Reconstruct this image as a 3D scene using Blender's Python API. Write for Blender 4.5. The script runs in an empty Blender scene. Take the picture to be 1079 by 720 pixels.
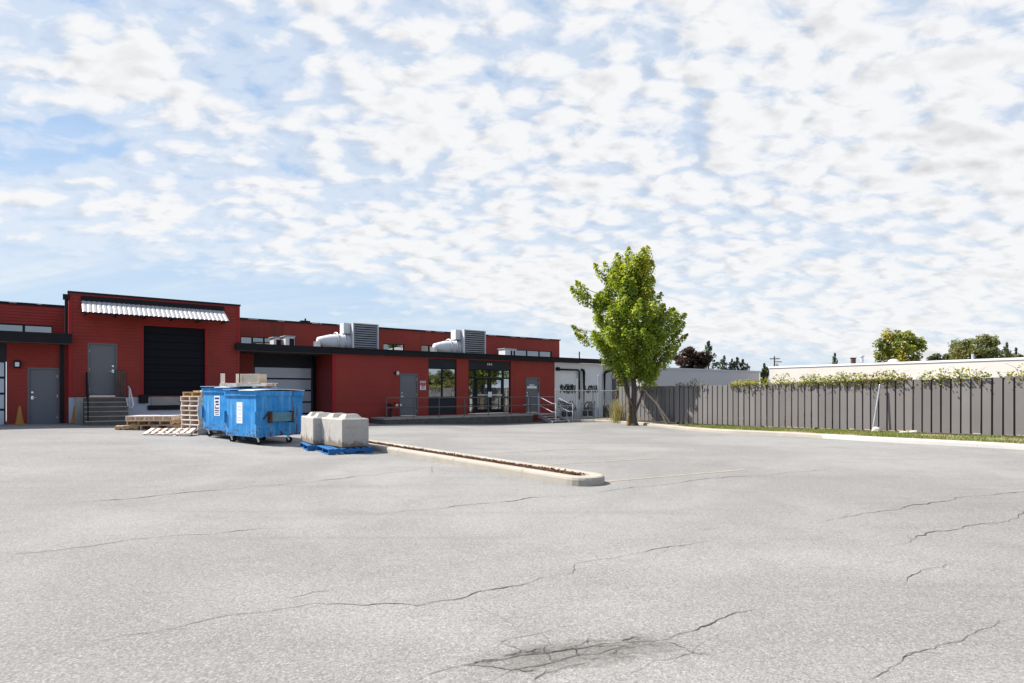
import bpy, bmesh, math, random
import numpy as np
from mathutils import Vector, Matrix, Euler

# ------------------------------------------------------------------ camera, sky, sun, exposure
SC = bpy.context.scene
COL = SC.collection
R = math.radians
CAM_Z, F, CX, HZ = 1.6, 640.0, 540.0, 413.0          # eye height, focal length in photo pixels, centre column, horizon row
cam_d = bpy.data.cameras.new('camera')
cam = bpy.data.objects.new('camera', cam_d); COL.objects.link(cam)
cam.location = (0, 0, CAM_Z); cam.rotation_euler = (R(90), 0, 0)
cam_d.sensor_width = 36.0; cam_d.lens = F / 1079 * 36.0
cam_d.shift_y = (HZ - 360) / 1079.0
cam_d.clip_end = 3000; cam_d.clip_start = 0.1
SC.camera = cam

SUN_EL = R(49)
SUN_AZ_VEC = Vector((-0.98, 0.20, 0)).normalized()     # horizontal direction towards the sun
SUN_ROT = math.atan2(SUN_AZ_VEC.x, SUN_AZ_VEC.y)
EXPOSURE = 0.9
SKY_STRENGTH = 0.11

world = bpy.data.worlds.new('World'); SC.world = world; world.use_nodes = True
wt = world.node_tree; wn = wt.nodes; wl = wt.links; wn.clear()

class NT:
    """small helper for writing node maths"""
    def __init__(s, tree): s.t = tree; s.n = tree.nodes; s.l = tree.links
    def new(s, typ, **kw):
        n = s.n.new(typ)
        for k, v in kw.items(): setattr(n, k, v)
        return n
    def put(s, sock, v):
        if isinstance(v, (int, float)): sock.default_value = v
        elif isinstance(v, (tuple, list)): sock.default_value = v
        else: s.l.new(v, sock)
    def m(s, op, a, b=0.0, c=0.0, clamp=False):
        n = s.new('ShaderNodeMath', operation=op, use_clamp=clamp)
        s.put(n.inputs[0], a); s.put(n.inputs[1], b); s.put(n.inputs[2], c)
        return n.outputs[0]
    def step(s, v, lo, hi, a=0.0, b=1.0):
        n = s.new('ShaderNodeMapRange', interpolation_type='SMOOTHSTEP')
        s.put(n.inputs['Value'], v); n.inputs['From Min'].default_value = lo; n.inputs['From Max'].default_value = hi
        n.inputs['To Min'].default_value = a; n.inputs['To Max'].default_value = b
        return n.outputs[0]
    def lin(s, v, lo, hi, a=0.0, b=1.0):
        n = s.new('ShaderNodeMapRange')
        s.put(n.inputs['Value'], v); n.inputs['From Min'].default_value = lo; n.inputs['From Max'].default_value = hi
        n.inputs['To Min'].default_value = a; n.inputs['To Max'].default_value = b
        return n.outputs[0]
    def noise(s, vec, scale, detail=4.0, rough=0.5, dist=0.0):
        n = s.new('ShaderNodeTexNoise'); s.put(n.inputs['Vector'], vec)
        n.inputs['Scale'].default_value = scale; n.inputs['Detail'].default_value = detail
        n.inputs['Roughness'].default_value = rough; n.inputs['Distortion'].default_value = dist
        return n.outputs['Fac']
    def mapping(s, vec, loc=(0,0,0), rot=(0,0,0), scale=(1,1,1)):
        n = s.new('ShaderNodeMapping'); s.put(n.inputs['Vector'], vec)
        n.inputs['Location'].default_value = loc; n.inputs['Rotation'].default_value = rot; n.inputs['Scale'].default_value = scale
        return n.outputs[0]
    def mix(s, fac, a, b, blend='MIX'):
        n = s.new('ShaderNodeMix', data_type='RGBA', blend_type=blend)
        s.put(n.inputs[0], fac)
        for sock, v in ((n.inputs[6], a), (n.inputs[7], b)):
            if isinstance(v, (tuple, list)): sock.default_value = tuple(v) + ((1.0,) if len(v) == 3 else ())
            else: s.l.new(v, sock)
        return n.outputs[2]
    def xyz(s, vec):
        n = s.new('ShaderNodeSeparateXYZ'); s.put(n.inputs[0], vec); return n.outputs
    def comb(s, x, y, z=0.0):
        n = s.new('ShaderNodeCombineXYZ'); s.put(n.inputs[0], x); s.put(n.inputs[1], y); s.put(n.inputs[2], z); return n.outputs[0]

def build_sky():
    N = NT(wt)
    sky = N.new('ShaderNodeTexSky', sky_type='NISHITA', sun_disc=False)
    sky.sun_elevation = SUN_EL; sky.sun_rotation = SUN_ROT
    sky.altitude = 60; sky.air_density = 1.0; sky.dust_density = 1.4; sky.ozone_density = 1.6
    tc = N.new('ShaderNodeTexCoord')
    x, y, z = N.xyz(tc.outputs['Generated'])
    zc = N.m('ADD', N.m('MAXIMUM', z, 0.0), 0.32)
    px = N.m('DIVIDE', x, zc); py = N.m('DIVIDE', y, zc)       # the cloud deck, curved down a little with the earth and its own depth
    P = N.comb(px, py)
    # where the deck of cloud ends: open sky to the left and low down
    edge = N.m('MINIMUM', N.m('ADD', N.m('MULTIPLY', px, 0.66), 2.36), 2.60)
    cov = N.step(N.m('SUBTRACT', edge, py), -0.24, 0.36)
    def hole(cx, cy, rx, ry, amt):
        dx = N.m('DIVIDE', N.m('SUBTRACT', px, cx), rx); dy = N.m('DIVIDE', N.m('SUBTRACT', py, cy), ry)
        return N.m('MULTIPLY', N.step(N.m('ADD', N.m('MULTIPLY', dx, dx), N.m('MULTIPLY', dy, dy)), 0.1, 1.6, 1.0, 0.0), amt)
    holes = N.m('ADD', N.m('ADD', hole(-.98, 1.18, .26, .13, .58), hole(-.48, 1.03, .12, .17, .50)), N.m('ADD', hole(-.75, .95, .16, .08, .25), hole(-.08, 1.05, .2, .12, .16)))
    front = N.step(y, -0.45, 0.10)                              # behind the camera the deck breaks up to open blue
    cov = N.m('SUBTRACT', N.m('SUBTRACT', cov, holes), N.m('MULTIPLY', N.m('SUBTRACT', 1.0, front), 0.85))
    def dens(vec):
        big = N.noise(N.mapping(vec, (3.1, 7.7, 0), (0, 0, R(-35)), (1.8, 2.9, 1)), 1.0, 7.0, 0.55, 0.5)
        puff = N.noise(N.mapping(vec, (1.3, 2.1, 0), (0, 0, R(-30)), (1, 1.45, 1)), 10.0, 6.0, 0.60, 0.35)
        cell = N.new('ShaderNodeTexVoronoi', feature='SMOOTH_F1')
        warp = N.new('ShaderNodeTexNoise'); N.put(warp.inputs['Vector'], vec); warp.inputs['Scale'].default_value = 9.0; warp.inputs['Detail'].default_value = 3.0
        wv = N.new('ShaderNodeVectorMath', operation='SCALE'); N.put(wv.inputs[0], warp.outputs['Color']); wv.inputs['Scale'].default_value = 0.11
        va = N.new('ShaderNodeVectorMath', operation='ADD'); N.put(va.inputs[0], N.mapping(vec, (0.4, 0.9, 0), (0, 0, R(-30)), (1, 1.45, 1))); N.l.new(wv.outputs[0], va.inputs[1])
        N.put(cell.inputs['Vector'], va.outputs[0])
        cell.inputs['Scale'].default_value = 12.0; cell.inputs['Smoothness'].default_value = 0.5
        d = N.m('ADD', N.m('MULTIPLY', big, 1.0), N.m('MULTIPLY', puff, 0.80))
        return N.m('SUBTRACT', N.m('SUBTRACT', d, 0.29), N.m('MULTIPLY', N.m('SUBTRACT', cell.outputs['Distance'], 0.42), N.step(z, 0.03, 0.26, 0.16, 0.46)))
    d0 = dens(P)
    d1 = dens(N.mapping(P, (SUN_AZ_VEC.x * -0.028, SUN_AZ_VEC.y * -0.028, 0)))
    base = N.m('ADD', d0, N.m('MULTIPLY', N.m('SUBTRACT', cov, 1.0), 0.55))
    alpha = N.step(N.m('ADD', base, N.m('MULTIPLY', N.step(px, -.9, .9), 0.03)), 0.28, 0.66)
    alpha = N.m('MAXIMUM', alpha, N.m('MULTIPLY', N.step(base, 0.12, 0.42), 0.50))
    # thin veil of cirrus low down
    veil = N.noise(N.mapping(P, (0, 0, 0), (0, 0, R(-12)), (0.9, 5.0, 1)), 1.0, 5.0, 0.6, 0.6)
    veil = N.m('MULTIPLY', N.step(veil, 0.40, 0.78), 0.75)
    low = N.m('SUBTRACT', 1.0, N.step(z, 0.06, 0.42))
    alpha2 = N.m('MAXIMUM', alpha, N.m('MULTIPLY', veil, N.m('ADD', N.m('MULTIPLY', low, 0.8), 0.2)))
    thick = N.step(base, 0.62, 0.95)
    right = N.m('ADD', 0.55, N.m('MULTIPLY', N.step(px, -.6, 1.2), 0.6))
    relief = N.m('SUBTRACT', d0, d1)
    light = N.m('ADD', N.m('SUBTRACT', 1.0, N.m('MULTIPLY', N.m('MULTIPLY', thick, right), 0.22)), N.m('MULTIPLY', relief, 0.75), clamp=False)
    light = N.m('MINIMUM', N.m('MAXIMUM', light, 0.74), 1.0)
    k = CLOUD / SKY_STRENGTH
    ccol = N.mix(light, (0.0, 0.0, 0.0), (k, k * 1.005, k * 1.02))
    # MIX clamps its factor at 1, so scale once more for the brightest rims
    hazecol = N.mix(N.m('SUBTRACT', 1.0, N.step(z, 0.0, 0.30)), sky.outputs[0],
                    (0.50 * k, 0.66 * k, 0.84 * k))
    hz = N.mix(0.62, sky.outputs[0], hazecol)
    tint = N.mix(N.step(z, 0.03, 0.46), (0.63 * k, 0.785 * k, 0.955 * k), (0.36 * k, 0.575 * k, 0.89 * k))
    pale = N.mix(N.m('MULTIPLY', N.m('ADD', N.m('MULTIPLY', N.m('MAXIMUM', front, N.step(z, 0.10, 0.30, 1.0, 0.0)), 0.85), 0.15), SKY_PALE), hz, tint)
    col = N.mix(alpha2, pale, ccol)
    bg = N.new('ShaderNodeBackground'); N.l.new(col, bg.inputs[0]); bg.inputs[1].default_value = SKY_STRENGTH
    out = N.new('ShaderNodeOutputWorld'); N.l.new(bg.outputs[0], out.inputs[0])
CLOUD = 0.50      # radiance of sunlit cloud
SKY_PALE = 0.85
build_sky()

sun_d = bpy.data.lights.new('sun', 'SUN'); sun = bpy.data.objects.new('sun', sun_d); COL.objects.link(sun)
sun_d.energy = 4.8; sun_d.angle = R(0.53); sun_d.color = (1.0, 0.955, 0.89)
to_sun = Vector((SUN_AZ_VEC.x * math.cos(SUN_EL), SUN_AZ_VEC.y * math.cos(SUN_EL), math.sin(SUN_EL)))
sun.rotation_euler = to_sun.to_track_quat('Z', 'Y').to_euler(); sun.location = (-20, 10, 40)

vs = SC.view_settings; vs.view_transform = 'Standard'; vs.look = 'None'; vs.gamma = 1.0; vs.use_curve_mapping = False
vs.exposure = EXPOSURE
SC.cycles.max_bounces = 6; SC.cycles.diffuse_bounces = 3; SC.cycles.glossy_bounces = 3; SC.cycles.transmission_bounces = 4
SC.cycles.use_denoising = True

# ------------------------------------------------------------------ ground height and pixel-to-place helpers
def sstep(t): t = max(0.0, min(1.0, t)); return t * t * (3 - 2 * t)
def gz(x, y):
    """the lot is paved to falls: up towards the dock on the left, down to the far right corner"""
    return 0.40 * sstep((-x - 5) / 13) * sstep((y - 8) / 14) - 0.18 * sstep((y - 18) / 12) * sstep((x + 6) / 6)
def gnd(px, py, dz=0.0):
    """the point of the lot (dz above it) seen at photo pixel px, py"""
    u = (px - CX) / F; v = (py - HZ) / F; Y = (CAM_Z - dz) / v
    for _ in range(40): Y = 0.5 * Y + 0.5 * (CAM_Z - dz - gz(u * Y, Y)) / v
    return Vector((u * Y, Y, gz(u * Y, Y) + dz))
def at(px, py, Y): return Vector(((px - CX) / F * Y, Y, CAM_Z - (py - HZ) / F * Y))
TH = math.atan(0.753); CT, ST = math.cos(TH), math.sin(TH)
O = Vector((0, 36.1, 0))                                   # a point on the front line of the red building
FM = Matrix.Translation(O) @ Matrix.Rotation(TH, 4, 'Z')    # its frame: x along the front, y inward, z up
def S(px, yl=0.0):
    u = (px - CX) / F
    return (u * (O.y + CT * yl) + ST * yl) / (CT - ST * u)
def ZZ(px, py, yl=0.0):
    s = S(px, yl); Y = O.y + ST * s + CT * yl
    return CAM_Z - (py - HZ) / F * Y

# ------------------------------------------------------------------ mesh helpers
class MB:
    """collects shapes; build() links them as ONE mesh object"""
    def __init__(s): s.v = []; s.f = []; s.sm = []; s.ch = []
    def add(s, vs, fs, smooth=False):
        o = len(s.v); s.ch.append((o, o + len(vs))); s.v += [tuple(v) for v in vs]; s.f += [tuple(i + o for i in f) for f in fs]; s.sm += [smooth] * len(fs)
        return s
    def box(s, x0, x1, y0, y1, z0, z1, M=None, ch=0.0):
        if ch > 0:
            bm = bmesh.new(); bmesh.ops.create_cube(bm, size=1)
            for v in bm.verts: v.co = Vector((x0 + (v.co.x + .5) * (x1 - x0), y0 + (v.co.y + .5) * (y1 - y0), z0 + (v.co.z + .5) * (z1 - z0)))
            bmesh.ops.bevel(bm, geom=list(bm.edges), offset=ch, segments=1, affect='EDGES')
            bm.verts.index_update()
            vs = [M @ v.co if M else v.co.copy() for v in bm.verts]; fs = [[v.index for v in f.verts] for f in bm.faces]; bm.free()
            return s.add(vs, fs)
        vs = [Vector((x, y, z)) for z in (z0, z1) for x, y in ((x0, y0), (x1, y0), (x1, y1), (x0, y1))]
        if M: vs = [M @ v for v in vs]
        return s.add(vs, [(0, 3, 2, 1), (4, 5, 6, 7), (0, 1, 5, 4), (1, 2, 6, 5), (2, 3, 7, 6), (3, 0, 4, 7)])
    def bar(s, a, b, w, h, up=(0, 0, 1)):
        a, b = Vector(a), Vector(b); d = b - a; L = d.length
        if L < 1e-6: return s
        d /= L; up = Vector(up); sd = d.cross(up)
        if sd.length < 1e-4: sd = d.cross(Vector((1, 0, 0)))
        sd.normalize(); u = sd.cross(d)
        vs = [p + sd * (i * w / 2) + u * (j * h / 2) for p in (a, b) for i, j in ((-1, -1), (1, -1), (1, 1), (-1, 1))]
        return s.add(vs, [(0, 1, 2, 3), (7, 6, 5, 4), (0, 4, 5, 1), (1, 5, 6, 2), (2, 6, 7, 3), (3, 7, 4, 0)])
    def tube(s, pts, rad, n=8, caps=True):
        pts = [Vector(p) for p in pts]; rs = rad if isinstance(rad, (list, tuple)) else [rad] * len(pts)
        vs = []; fs = []; ref = None
        for i, p in enumerate(pts):
            d = (pts[min(i + 1, len(pts) - 1)] - pts[max(i - 1, 0)])
            d = d.normalized() if d.length > 1e-9 else Vector((0, 0, 1))
            if ref is None: ref = Vector((0, 0, 1)) if abs(d.z) < .9 else Vector((1, 0, 0))
            a = d.cross(ref).normalized(); b = d.cross(a).normalized(); ref = -b if False else ref
            for k in range(n):
                t = 2 * math.pi * k / n; vs.append(p + (a * math.cos(t) + b * math.sin(t)) * rs[i])
        for i in range(len(pts) - 1):
            for k in range(n):
                k2 = (k + 1) % n; fs.append((i * n + k, i * n + k2, (i + 1) * n + k2, (i + 1) * n + k))
        s.add(vs, fs, n > 4)
        if caps:
            m = len(pts) - 1
            s.add([vs[k] for k in range(n)], [tuple(reversed(range(n)))]); s.add([vs[m * n + k] for k in range(n)], [tuple(range(n))])
        return s
    def lathe(s, prof, n=16, M=None):
        vs = []; fs = []
        for r, z in prof:
            for k in range(n):
                t = 2 * math.pi * k / n; p = Vector((r * math.cos(t), r * math.sin(t), z)); vs.append(M @ p if M else p)
        for i in range(len(prof) - 1):
            for k in range(n):
                k2 = (k + 1) % n; fs.append((i * n + k, i * n + k2, (i + 1) * n + k2, (i + 1) * n + k))
        return s.add(vs, fs, True)
    def prism(s, poly, z0, z1, M=None):
        n = len(poly); vs = [Vector((x, y, z0)) for x, y in poly] + [Vector((x, y, z1)) for x, y in poly]
        if M: vs = [M @ v for v in vs]
        return s.add(vs, [tuple(reversed(range(n))), tuple(range(n, 2 * n))] + [(i, (i + 1) % n, n + (i + 1) % n, n + i) for i in range(n)])
    def clusters(s):
        par = list(range(len(s.ch)))
        bb = []
        for a, c in s.ch:
            P = np.array(s.v[a:c]); bb.append((P.min(0) - .004, P.max(0) + .004))
        def find(i):
            while par[i] != i: par[i] = par[par[i]]; i = par[i]
            return i
        for i in range(len(bb)):
            for j in range(i):
                if (bb[i][0] <= bb[j][1]).all() and (bb[j][0] <= bb[i][1]).all(): par[find(i)] = find(j)
        return [find(i) for i in range(len(bb))]
    def split(s):
        '''the pieces that do not touch, each as an MB of its own'''
        cl = s.clusters(); out = {}
        own = {}
        for k, (a, c) in enumerate(s.ch):
            for i in range(a, c): own[i] = cl[k]
        mp = {}
        for i, v in enumerate(s.v):
            m = out.setdefault(own[i], MB()); mp[i] = len(m.v); m.v.append(v)
        for f, sm in zip(s.f, s.sm):
            m = out[own[f[0]]]; m.f.append(tuple(mp[i] for i in f)); m.sm.append(sm)
        return list(out.values())
    def build(s, name, mat, parent=None, smooth_angle=None):
        me = bpy.data.meshes.new(name); me.from_pydata(s.v, [], s.f); me.update()
        if any(s.sm): me.polygons.foreach_set('use_smooth', s.sm)
        bm = bmesh.new(); bm.from_mesh(me); bmesh.ops.recalc_face_normals(bm, faces=bm.faces); bm.to_mesh(me); bm.free()
        if mat is not None: me.materials.append(mat)
        o = bpy.data.objects.new(name, me); COL.objects.link(o)
        if parent is not None: o.parent = parent
        return o

def tag(o, label=None, cat=None, group=None, kind=None):
    for k, v in (('label', label), ('category', cat), ('group', group), ('kind', kind)):
        if v: o[k] = v
    return o
def empty(name, loc=(0, 0, 0), rz=0.0, label=None, cat=None, group=None):
    o = bpy.data.objects.new(name, None); COL.objects.link(o); o.location = loc; o.rotation_euler = (0, 0, rz); o.empty_display_size = .2
    return tag(o, label, cat, group)
def children(o): return [c for c in bpy.data.objects if c.parent is o]
def copy_tree(o, parent=None):
    c = o.copy(); COL.objects.link(c)
    if parent is not None: c.parent = parent
    for ch in children(o): copy_tree(ch, c)
    return c

# ------------------------------------------------------------------ materials
def material(name):
    m = bpy.data.materials.new(name); m.use_nodes = True
    t = m.node_tree; b = t.nodes['Principled BSDF']; N = NT(t); N.bsdf = b
    return m, N
def paint(name, col, rough=0.5, var=0.12, scale=3.0, grime=None, grime_amt=0.0, grime_scale=1.2, bump=0.0, bscale=40, metallic=0.0, spec=0.22,
          streak=False, fine=0.0, coat=0.0):
    """painted or bare surface: patchy tone, optional grime or rust with its own shape, slight bump"""
    m, N = material(name); tc = N.new('ShaderNodeTexCoord').outputs['Object']
    v = N.noise(tc, scale, 6, 0.6, 0.3)
    c = N.mix(N.step(v, 0.25, 0.75), tuple(x * (1 - var) for x in col), tuple(min(1, x * (1 + var)) for x in col))
    if fine:
        f = N.noise(tc, 90, 3, 0.7)
        c = N.mix(N.m('MULTIPLY', N.step(f, 0.35, 0.7), fine), c, tuple(x * 0.45 for x in col))
    if grime:
        gv = N.mapping(tc, (4, 2, 7), (0, 0, 0), (1, 1, 0.12) if streak else (1, 1, 1))
        g = N.noise(gv, grime_scale, 8, 0.66, 0.4)
        lo = 0.72 - 0.34 * grime_amt
        c = N.mix(N.m('MULTIPLY', N.step(g, lo, lo + 0.16), min(1.0, 0.35 + grime_amt)), c, grime)
    N.l.new(c, N.bsdf.inputs['Base Color'])
    r = N.lin(v, 0.2, 0.8, max(0.02, rough - 0.1), min(1, rough + 0.1)); N.l.new(r, N.bsdf.inputs['Roughness'])
    N.bsdf.inputs['Metallic'].default_value = metallic; N.bsdf.inputs['Specular IOR Level'].default_value = spec
    N.bsdf.inputs['Coat Weight'].default_value = coat
    if bump:
        bn = N.new('ShaderNodeBump'); bn.inputs['Strength'].default_value = bump; bn.inputs['Distance'].default_value = 0.02
        N.l.new(N.noise(tc, bscale, 5, 0.65), bn.inputs['Height']); N.l.new(bn.outputs[0], N.bsdf.inputs['Normal'])
    return m

M = {}
RED = (0.258, 0.037, 0.028)
M['red'] = paint('red_siding', RED, 0.55, 0.14, 0.7, (0.13, 0.02, 0.016), 0.38, 0.8, streak=True, bump=.05, spec=.16)
M['red_panel'] = paint('red_panel', (0.27, 0.037, 0.028), 0.5, 0.10, 0.5, (0.15, 0.022, 0.018), 0.34, 0.7, streak=True, spec=.16)
M['red_old'] = paint('red_faded', (0.245, 0.038, 0.028), 0.6, 0.16, 0.5, (0.11, 0.035, 0.018), 0.55, 0.45, streak=True, spec=.16)
M['red_trim'] = paint('red_trim', (0.31, 0.024, 0.024), 0.5, 0.05, 1.0, spec=.1)
M['black_trim'] = paint('black_trim', (0.014, 0.014, 0.0165), 0.6, 0.2, 2.0, (0.05, 0.047, 0.044), 0.2, 3.0, spec=.12)
M['black_frame'] = paint('black_frame', (0.006, 0.006, 0.0075), 0.4, 0.1, 2.0)
M['black_door'] = paint('black_shutter', (0.009, 0.0095, 0.0125), 0.65, 0.2, 0.6, (0.012, 0.011, 0.010), .3, 1.5, spec=.1)
M['dark_band'] = paint('charcoal_panel', (0.019, 0.0205, 0.027), 0.5, 0.1, 0.7)
M['grey_door'] = paint('grey_door_paint', (0.145, 0.148, 0.160), 0.5, 0.05, 1.0, (0.08, 0.08, 0.085), .15, 2)
M['grey_frame'] = paint('grey_frame_paint', (0.14, 0.13, 0.135), 0.5, 0.05, 1.0)
M['steel'] = paint('galvanised_steel', (0.55, 0.56, 0.57), 0.38, 0.12, 6.0, (0.35, 0.34, 0.33), .2, 4, metallic=0.75)
M['galv'] = paint('pale_galvanised_sheet', (0.37, 0.37, 0.38), 0.5, 0.07, 4.0, (0.42, 0.40, 0.38), .18, 3, metallic=0.15)
M['white_metal'] = paint('white_metal', (0.58, 0.58, 0.59), 0.45, 0.06, 3.0, (0.4, 0.38, 0.35), .15, 3)
M['chrome'] = paint('bright_steel', (0.75, 0.75, 0.75), 0.25, 0.05, 5.0, metallic=0.9)
M['white_wall'] = paint('white_stucco', (0.72, 0.72, 0.73), 0.8, 0.05, 0.7, (0.36, 0.35, 0.34), 0.32, 0.8, streak=True, bump=.15)
M['dock_white'] = paint('dock_white_paint', (0.50, 0.53, 0.60), 0.7, 0.06, 1.5, (0.25, 0.25, 0.26), 0.3, 2.0, streak=True)
M['concrete'] = paint('concrete', (0.42, 0.39, 0.345), 0.85, 0.12, 2.0, (0.24, 0.21, 0.17), 0.4, 2.2, bump=.4, bscale=60, fine=.3)
M['concrete_block_plain'] = paint('cast_concrete', (0.43, 0.405, 0.37), 0.88, 0.10, 2.2, (0.20, 0.16, 0.115), 0.42, 3.2, bump=.5, bscale=45, fine=.35)
M['kerb'] = paint('kerb_concrete', (0.40, 0.365, 0.31), 0.85, 0.10, 1.2, (0.27, 0.23, 0.18), 0.38, 2.4, bump=.5, bscale=50, fine=.35)
M['kerb_new'] = paint('new_kerb_concrete', (0.54, 0.52, 0.485), 0.85, 0.06, 1.2, (0.42, 0.39, 0.35), 0.25, 2.0, bump=.3, bscale=50, fine=.2)
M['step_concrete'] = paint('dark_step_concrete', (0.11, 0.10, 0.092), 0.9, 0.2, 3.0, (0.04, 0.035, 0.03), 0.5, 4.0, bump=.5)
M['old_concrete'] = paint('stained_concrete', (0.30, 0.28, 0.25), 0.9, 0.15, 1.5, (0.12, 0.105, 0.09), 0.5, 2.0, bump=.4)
M['rubber'] = paint('black_rubber', (0.012, 0.012, 0.012), 0.7, 0.2, 5.0)
M['rust'] = paint('rusty_steel', (0.085, 0.042, 0.026), 0.8, 0.3, 8.0, (0.05, 0.04, 0.04), .4, 6)
M['cone'] = paint('faded_orange_plastic', (0.36, 0.165, 0.035), 0.6, 0.12, 4.0, (0.2, 0.13, 0.06), .3, 6)
M['wood_pale'] = paint('pale_new_wood', (0.70, 0.585, 0.49), 0.75, 0.14, 3.0, (0.42, 0.31, 0.22), 0.3, 5.0, bump=.2)
M['wood_tan'] = paint('tan_wood', (0.50, 0.33, 0.17), 0.75, 0.16, 3.0, (0.27, 0.14, 0.06), 0.4, 4.0, bump=.2)
M['wood_grey'] = paint('weathered_wood', (0.40, 0.31, 0.23), 0.8, 0.2, 3.0, (0.2, 0.14, 0.1), 0.45, 4.0, bump=.3)
M['wood_dark'] = paint('dark_weathered_wood', (0.09, 0.065, 0.055), 0.8, 0.25, 3.0, bump=.3)
M['pallet_blue'] = paint('blue_painted_wood', (0.02, 0.12, 0.31), 0.6, 0.15, 3.0, (0.16, 0.2, 0.26), 0.25, 6.0)
M['fence'] = paint('grey_fence_paint', (0.160, 0.150, 0.147), 0.6, 0.06, 0.5, (0.15, 0.14, 0.14), 0.2, 0.9, streak=True)
M['fence_rail'] = paint('dark_fence_timber', (0.028, 0.026, 0.026), 0.7, 0.1, 1.0)
M['grey_wall'] = paint('grey_cladding', (0.40, 0.40, 0.415), 0.6, 0.03, 0.3)
M['pale_wall'] = paint('pale_concrete_wall', (0.57, 0.53, 0.485), 0.85, 0.06, 0.4, (0.40, 0.34, 0.29), 0.34, 0.7, streak=True, bump=.1)
M['lid'] = paint('white_lid_plastic', (0.62, 0.68, 0.74), 0.5, 0.1, 3.0, (0.3, 0.3, 0.32), .3, 4)
M['red_pipe'] = paint('red_valve_paint', (0.20, 0.03, 0.02), 0.5, 0.1, 4.0)
M['brown_paint'] = paint('brown_valve_paint', (0.05, 0.025, 0.02), 0.6, 0.1, 4.0)
M['yellow_line'] = paint('worn_yellow_paint', (0.34, 0.295, 0.19), 0.85, 0.1, 4.0, (0.235, 0.228, 0.215), 0.95, 7.0)
M['decal'] = paint('white_decal', (0.72, 0.74, 0.76), 0.5, 0.04, 4.0, (0.5, 0.56, 0.62), .2, 8)
M['decal_worn'] = paint('worn_white_decal', (0.70, 0.72, 0.74), 0.6, 0.05, 6.0, (0.28, 0.45, 0.62), .42, 9)
M['ink_blue'] = paint('dark_blue_ink', (0.02, 0.03, 0.12), 0.5, 0.1, 4.0)
M['ink_red'] = paint('red_ink', (0.52, 0.06, 0.07), 0.5, 0.1, 4.0)
M['ink_black'] = paint('black_ink', (0.015, 0.015, 0.018), 0.6, 0.1, 4.0)
M['rock'] = paint('pale_rock', (0.55, 0.51, 0.45), 0.9, 0.12, 5.0, (0.32, 0.28, 0.22), .35, 6, bump=.5, bscale=25)
M['lamp_glass'] = paint('frosted_lamp_glass', (0.65, 0.62, 0.55), 0.4, 0.04, 3.0)
M['bark'] = paint('tree_bark', (0.105, 0.082, 0.066), 0.9, 0.3, 5.0, (0.20, 0.17, 0.14), 0.45, 3.5, bump=.9, bscale=18)
M['lichen'] = paint('ochre_lichen', (0.24, 0.15, 0.035), 0.9, 0.4, 9.0, (0.10, 0.08, 0.05), .6, 8, bump=.7, bscale=30)
M['stem'] = paint('vine_stem', (0.10, 0.075, 0.04), 0.9, 0.2, 6.0)
M['mulch'] = paint('bark_mulch', (0.115, 0.05, 0.028), 0.95, 0.4, 22.0, (0.28, 0.16, 0.10), 0.35, 26.0, bump=1.0, bscale=40)
M['wire'] = paint('dull_wire', (0.16, 0.16, 0.165), 0.6, 0.1, 4.0)
M['rail_steel'] = paint('rail_steel', (0.42, 0.42, 0.44), 0.5, 0.1, 4.0)
M['gravel'] = paint('roof_gravel', (0.16, 0.155, 0.15), 0.95, 0.4, 20.0, bump=.8, bscale=40)

def block_mat():
    """cast concrete with rusty damp stains rising from the foot of the block"""
    m = M['concrete_block_plain'].copy(); m.name = 'stained_cast_concrete'; t = m.node_tree; N = NT(t); b = t.nodes['Principled BSDF']
    tc = N.new('ShaderNodeTexCoord').outputs['Object']; src = b.inputs['Base Color'].links[0].from_socket
    z = N.xyz(tc)[2]
    n = N.noise(N.mapping(tc, (3, 5, 1), (0, 0, 0), (1, 1, .55)), 5.0, 7, .68, .5)
    rise = N.m('ADD', n, N.m('MULTIPLY', N.step(z, 0.0, .34, 1.0, 0.0), .30))
    c = N.mix(N.m('MULTIPLY', N.step(rise, .60, .74), .75), src, (0.15, 0.095, 0.055))
    run = N.noise(N.mapping(tc, (7, 2, 0), (0, 0, 0), (9, 9, .7)), 1.2, 5, .6)
    c = N.mix(N.m('MULTIPLY', N.step(run, .52, .72), .35), c, (0.20, 0.18, 0.155))
    t.links.new(c, b.inputs['Base Color']); return m
M['concrete_block'] = block_mat()

def fence_paint():
    """each board weathered to its own grey, splashed with soil along the foot"""
    m = M['fence'].copy(); m.name = 'grey_board_paint'; t = m.node_tree; N = NT(t); b = t.nodes['Principled BSDF']
    tc = N.new('ShaderNodeTexCoord').outputs['Object']; src = b.inputs['Base Color'].links[0].from_socket
    x, y, z = N.xyz(tc)
    w = N.new('ShaderNodeTexWhiteNoise', noise_dimensions='1D'); N.put(w.inputs['W'], N.m('FLOOR', N.m('DIVIDE', x, .2851)))
    k = N.lin(w.outputs['Value'], 0, 1, .86, 1.12); c = N.mix(1.0, src, N.comb(k, k, k), 'MULTIPLY')
    n = N.noise(tc, 6, 7, .7); foot = N.step(z, .05, .55, 1.0, 0.0)
    c = N.mix(N.m('MULTIPLY', N.step(N.m('ADD', n, N.m('MULTIPLY', foot, .25)), .62, .78), .45), c, (0.13, 0.115, 0.10))
    t.links.new(c, b.inputs['Base Color']); return m
M['fence'] = fence_paint()

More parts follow.
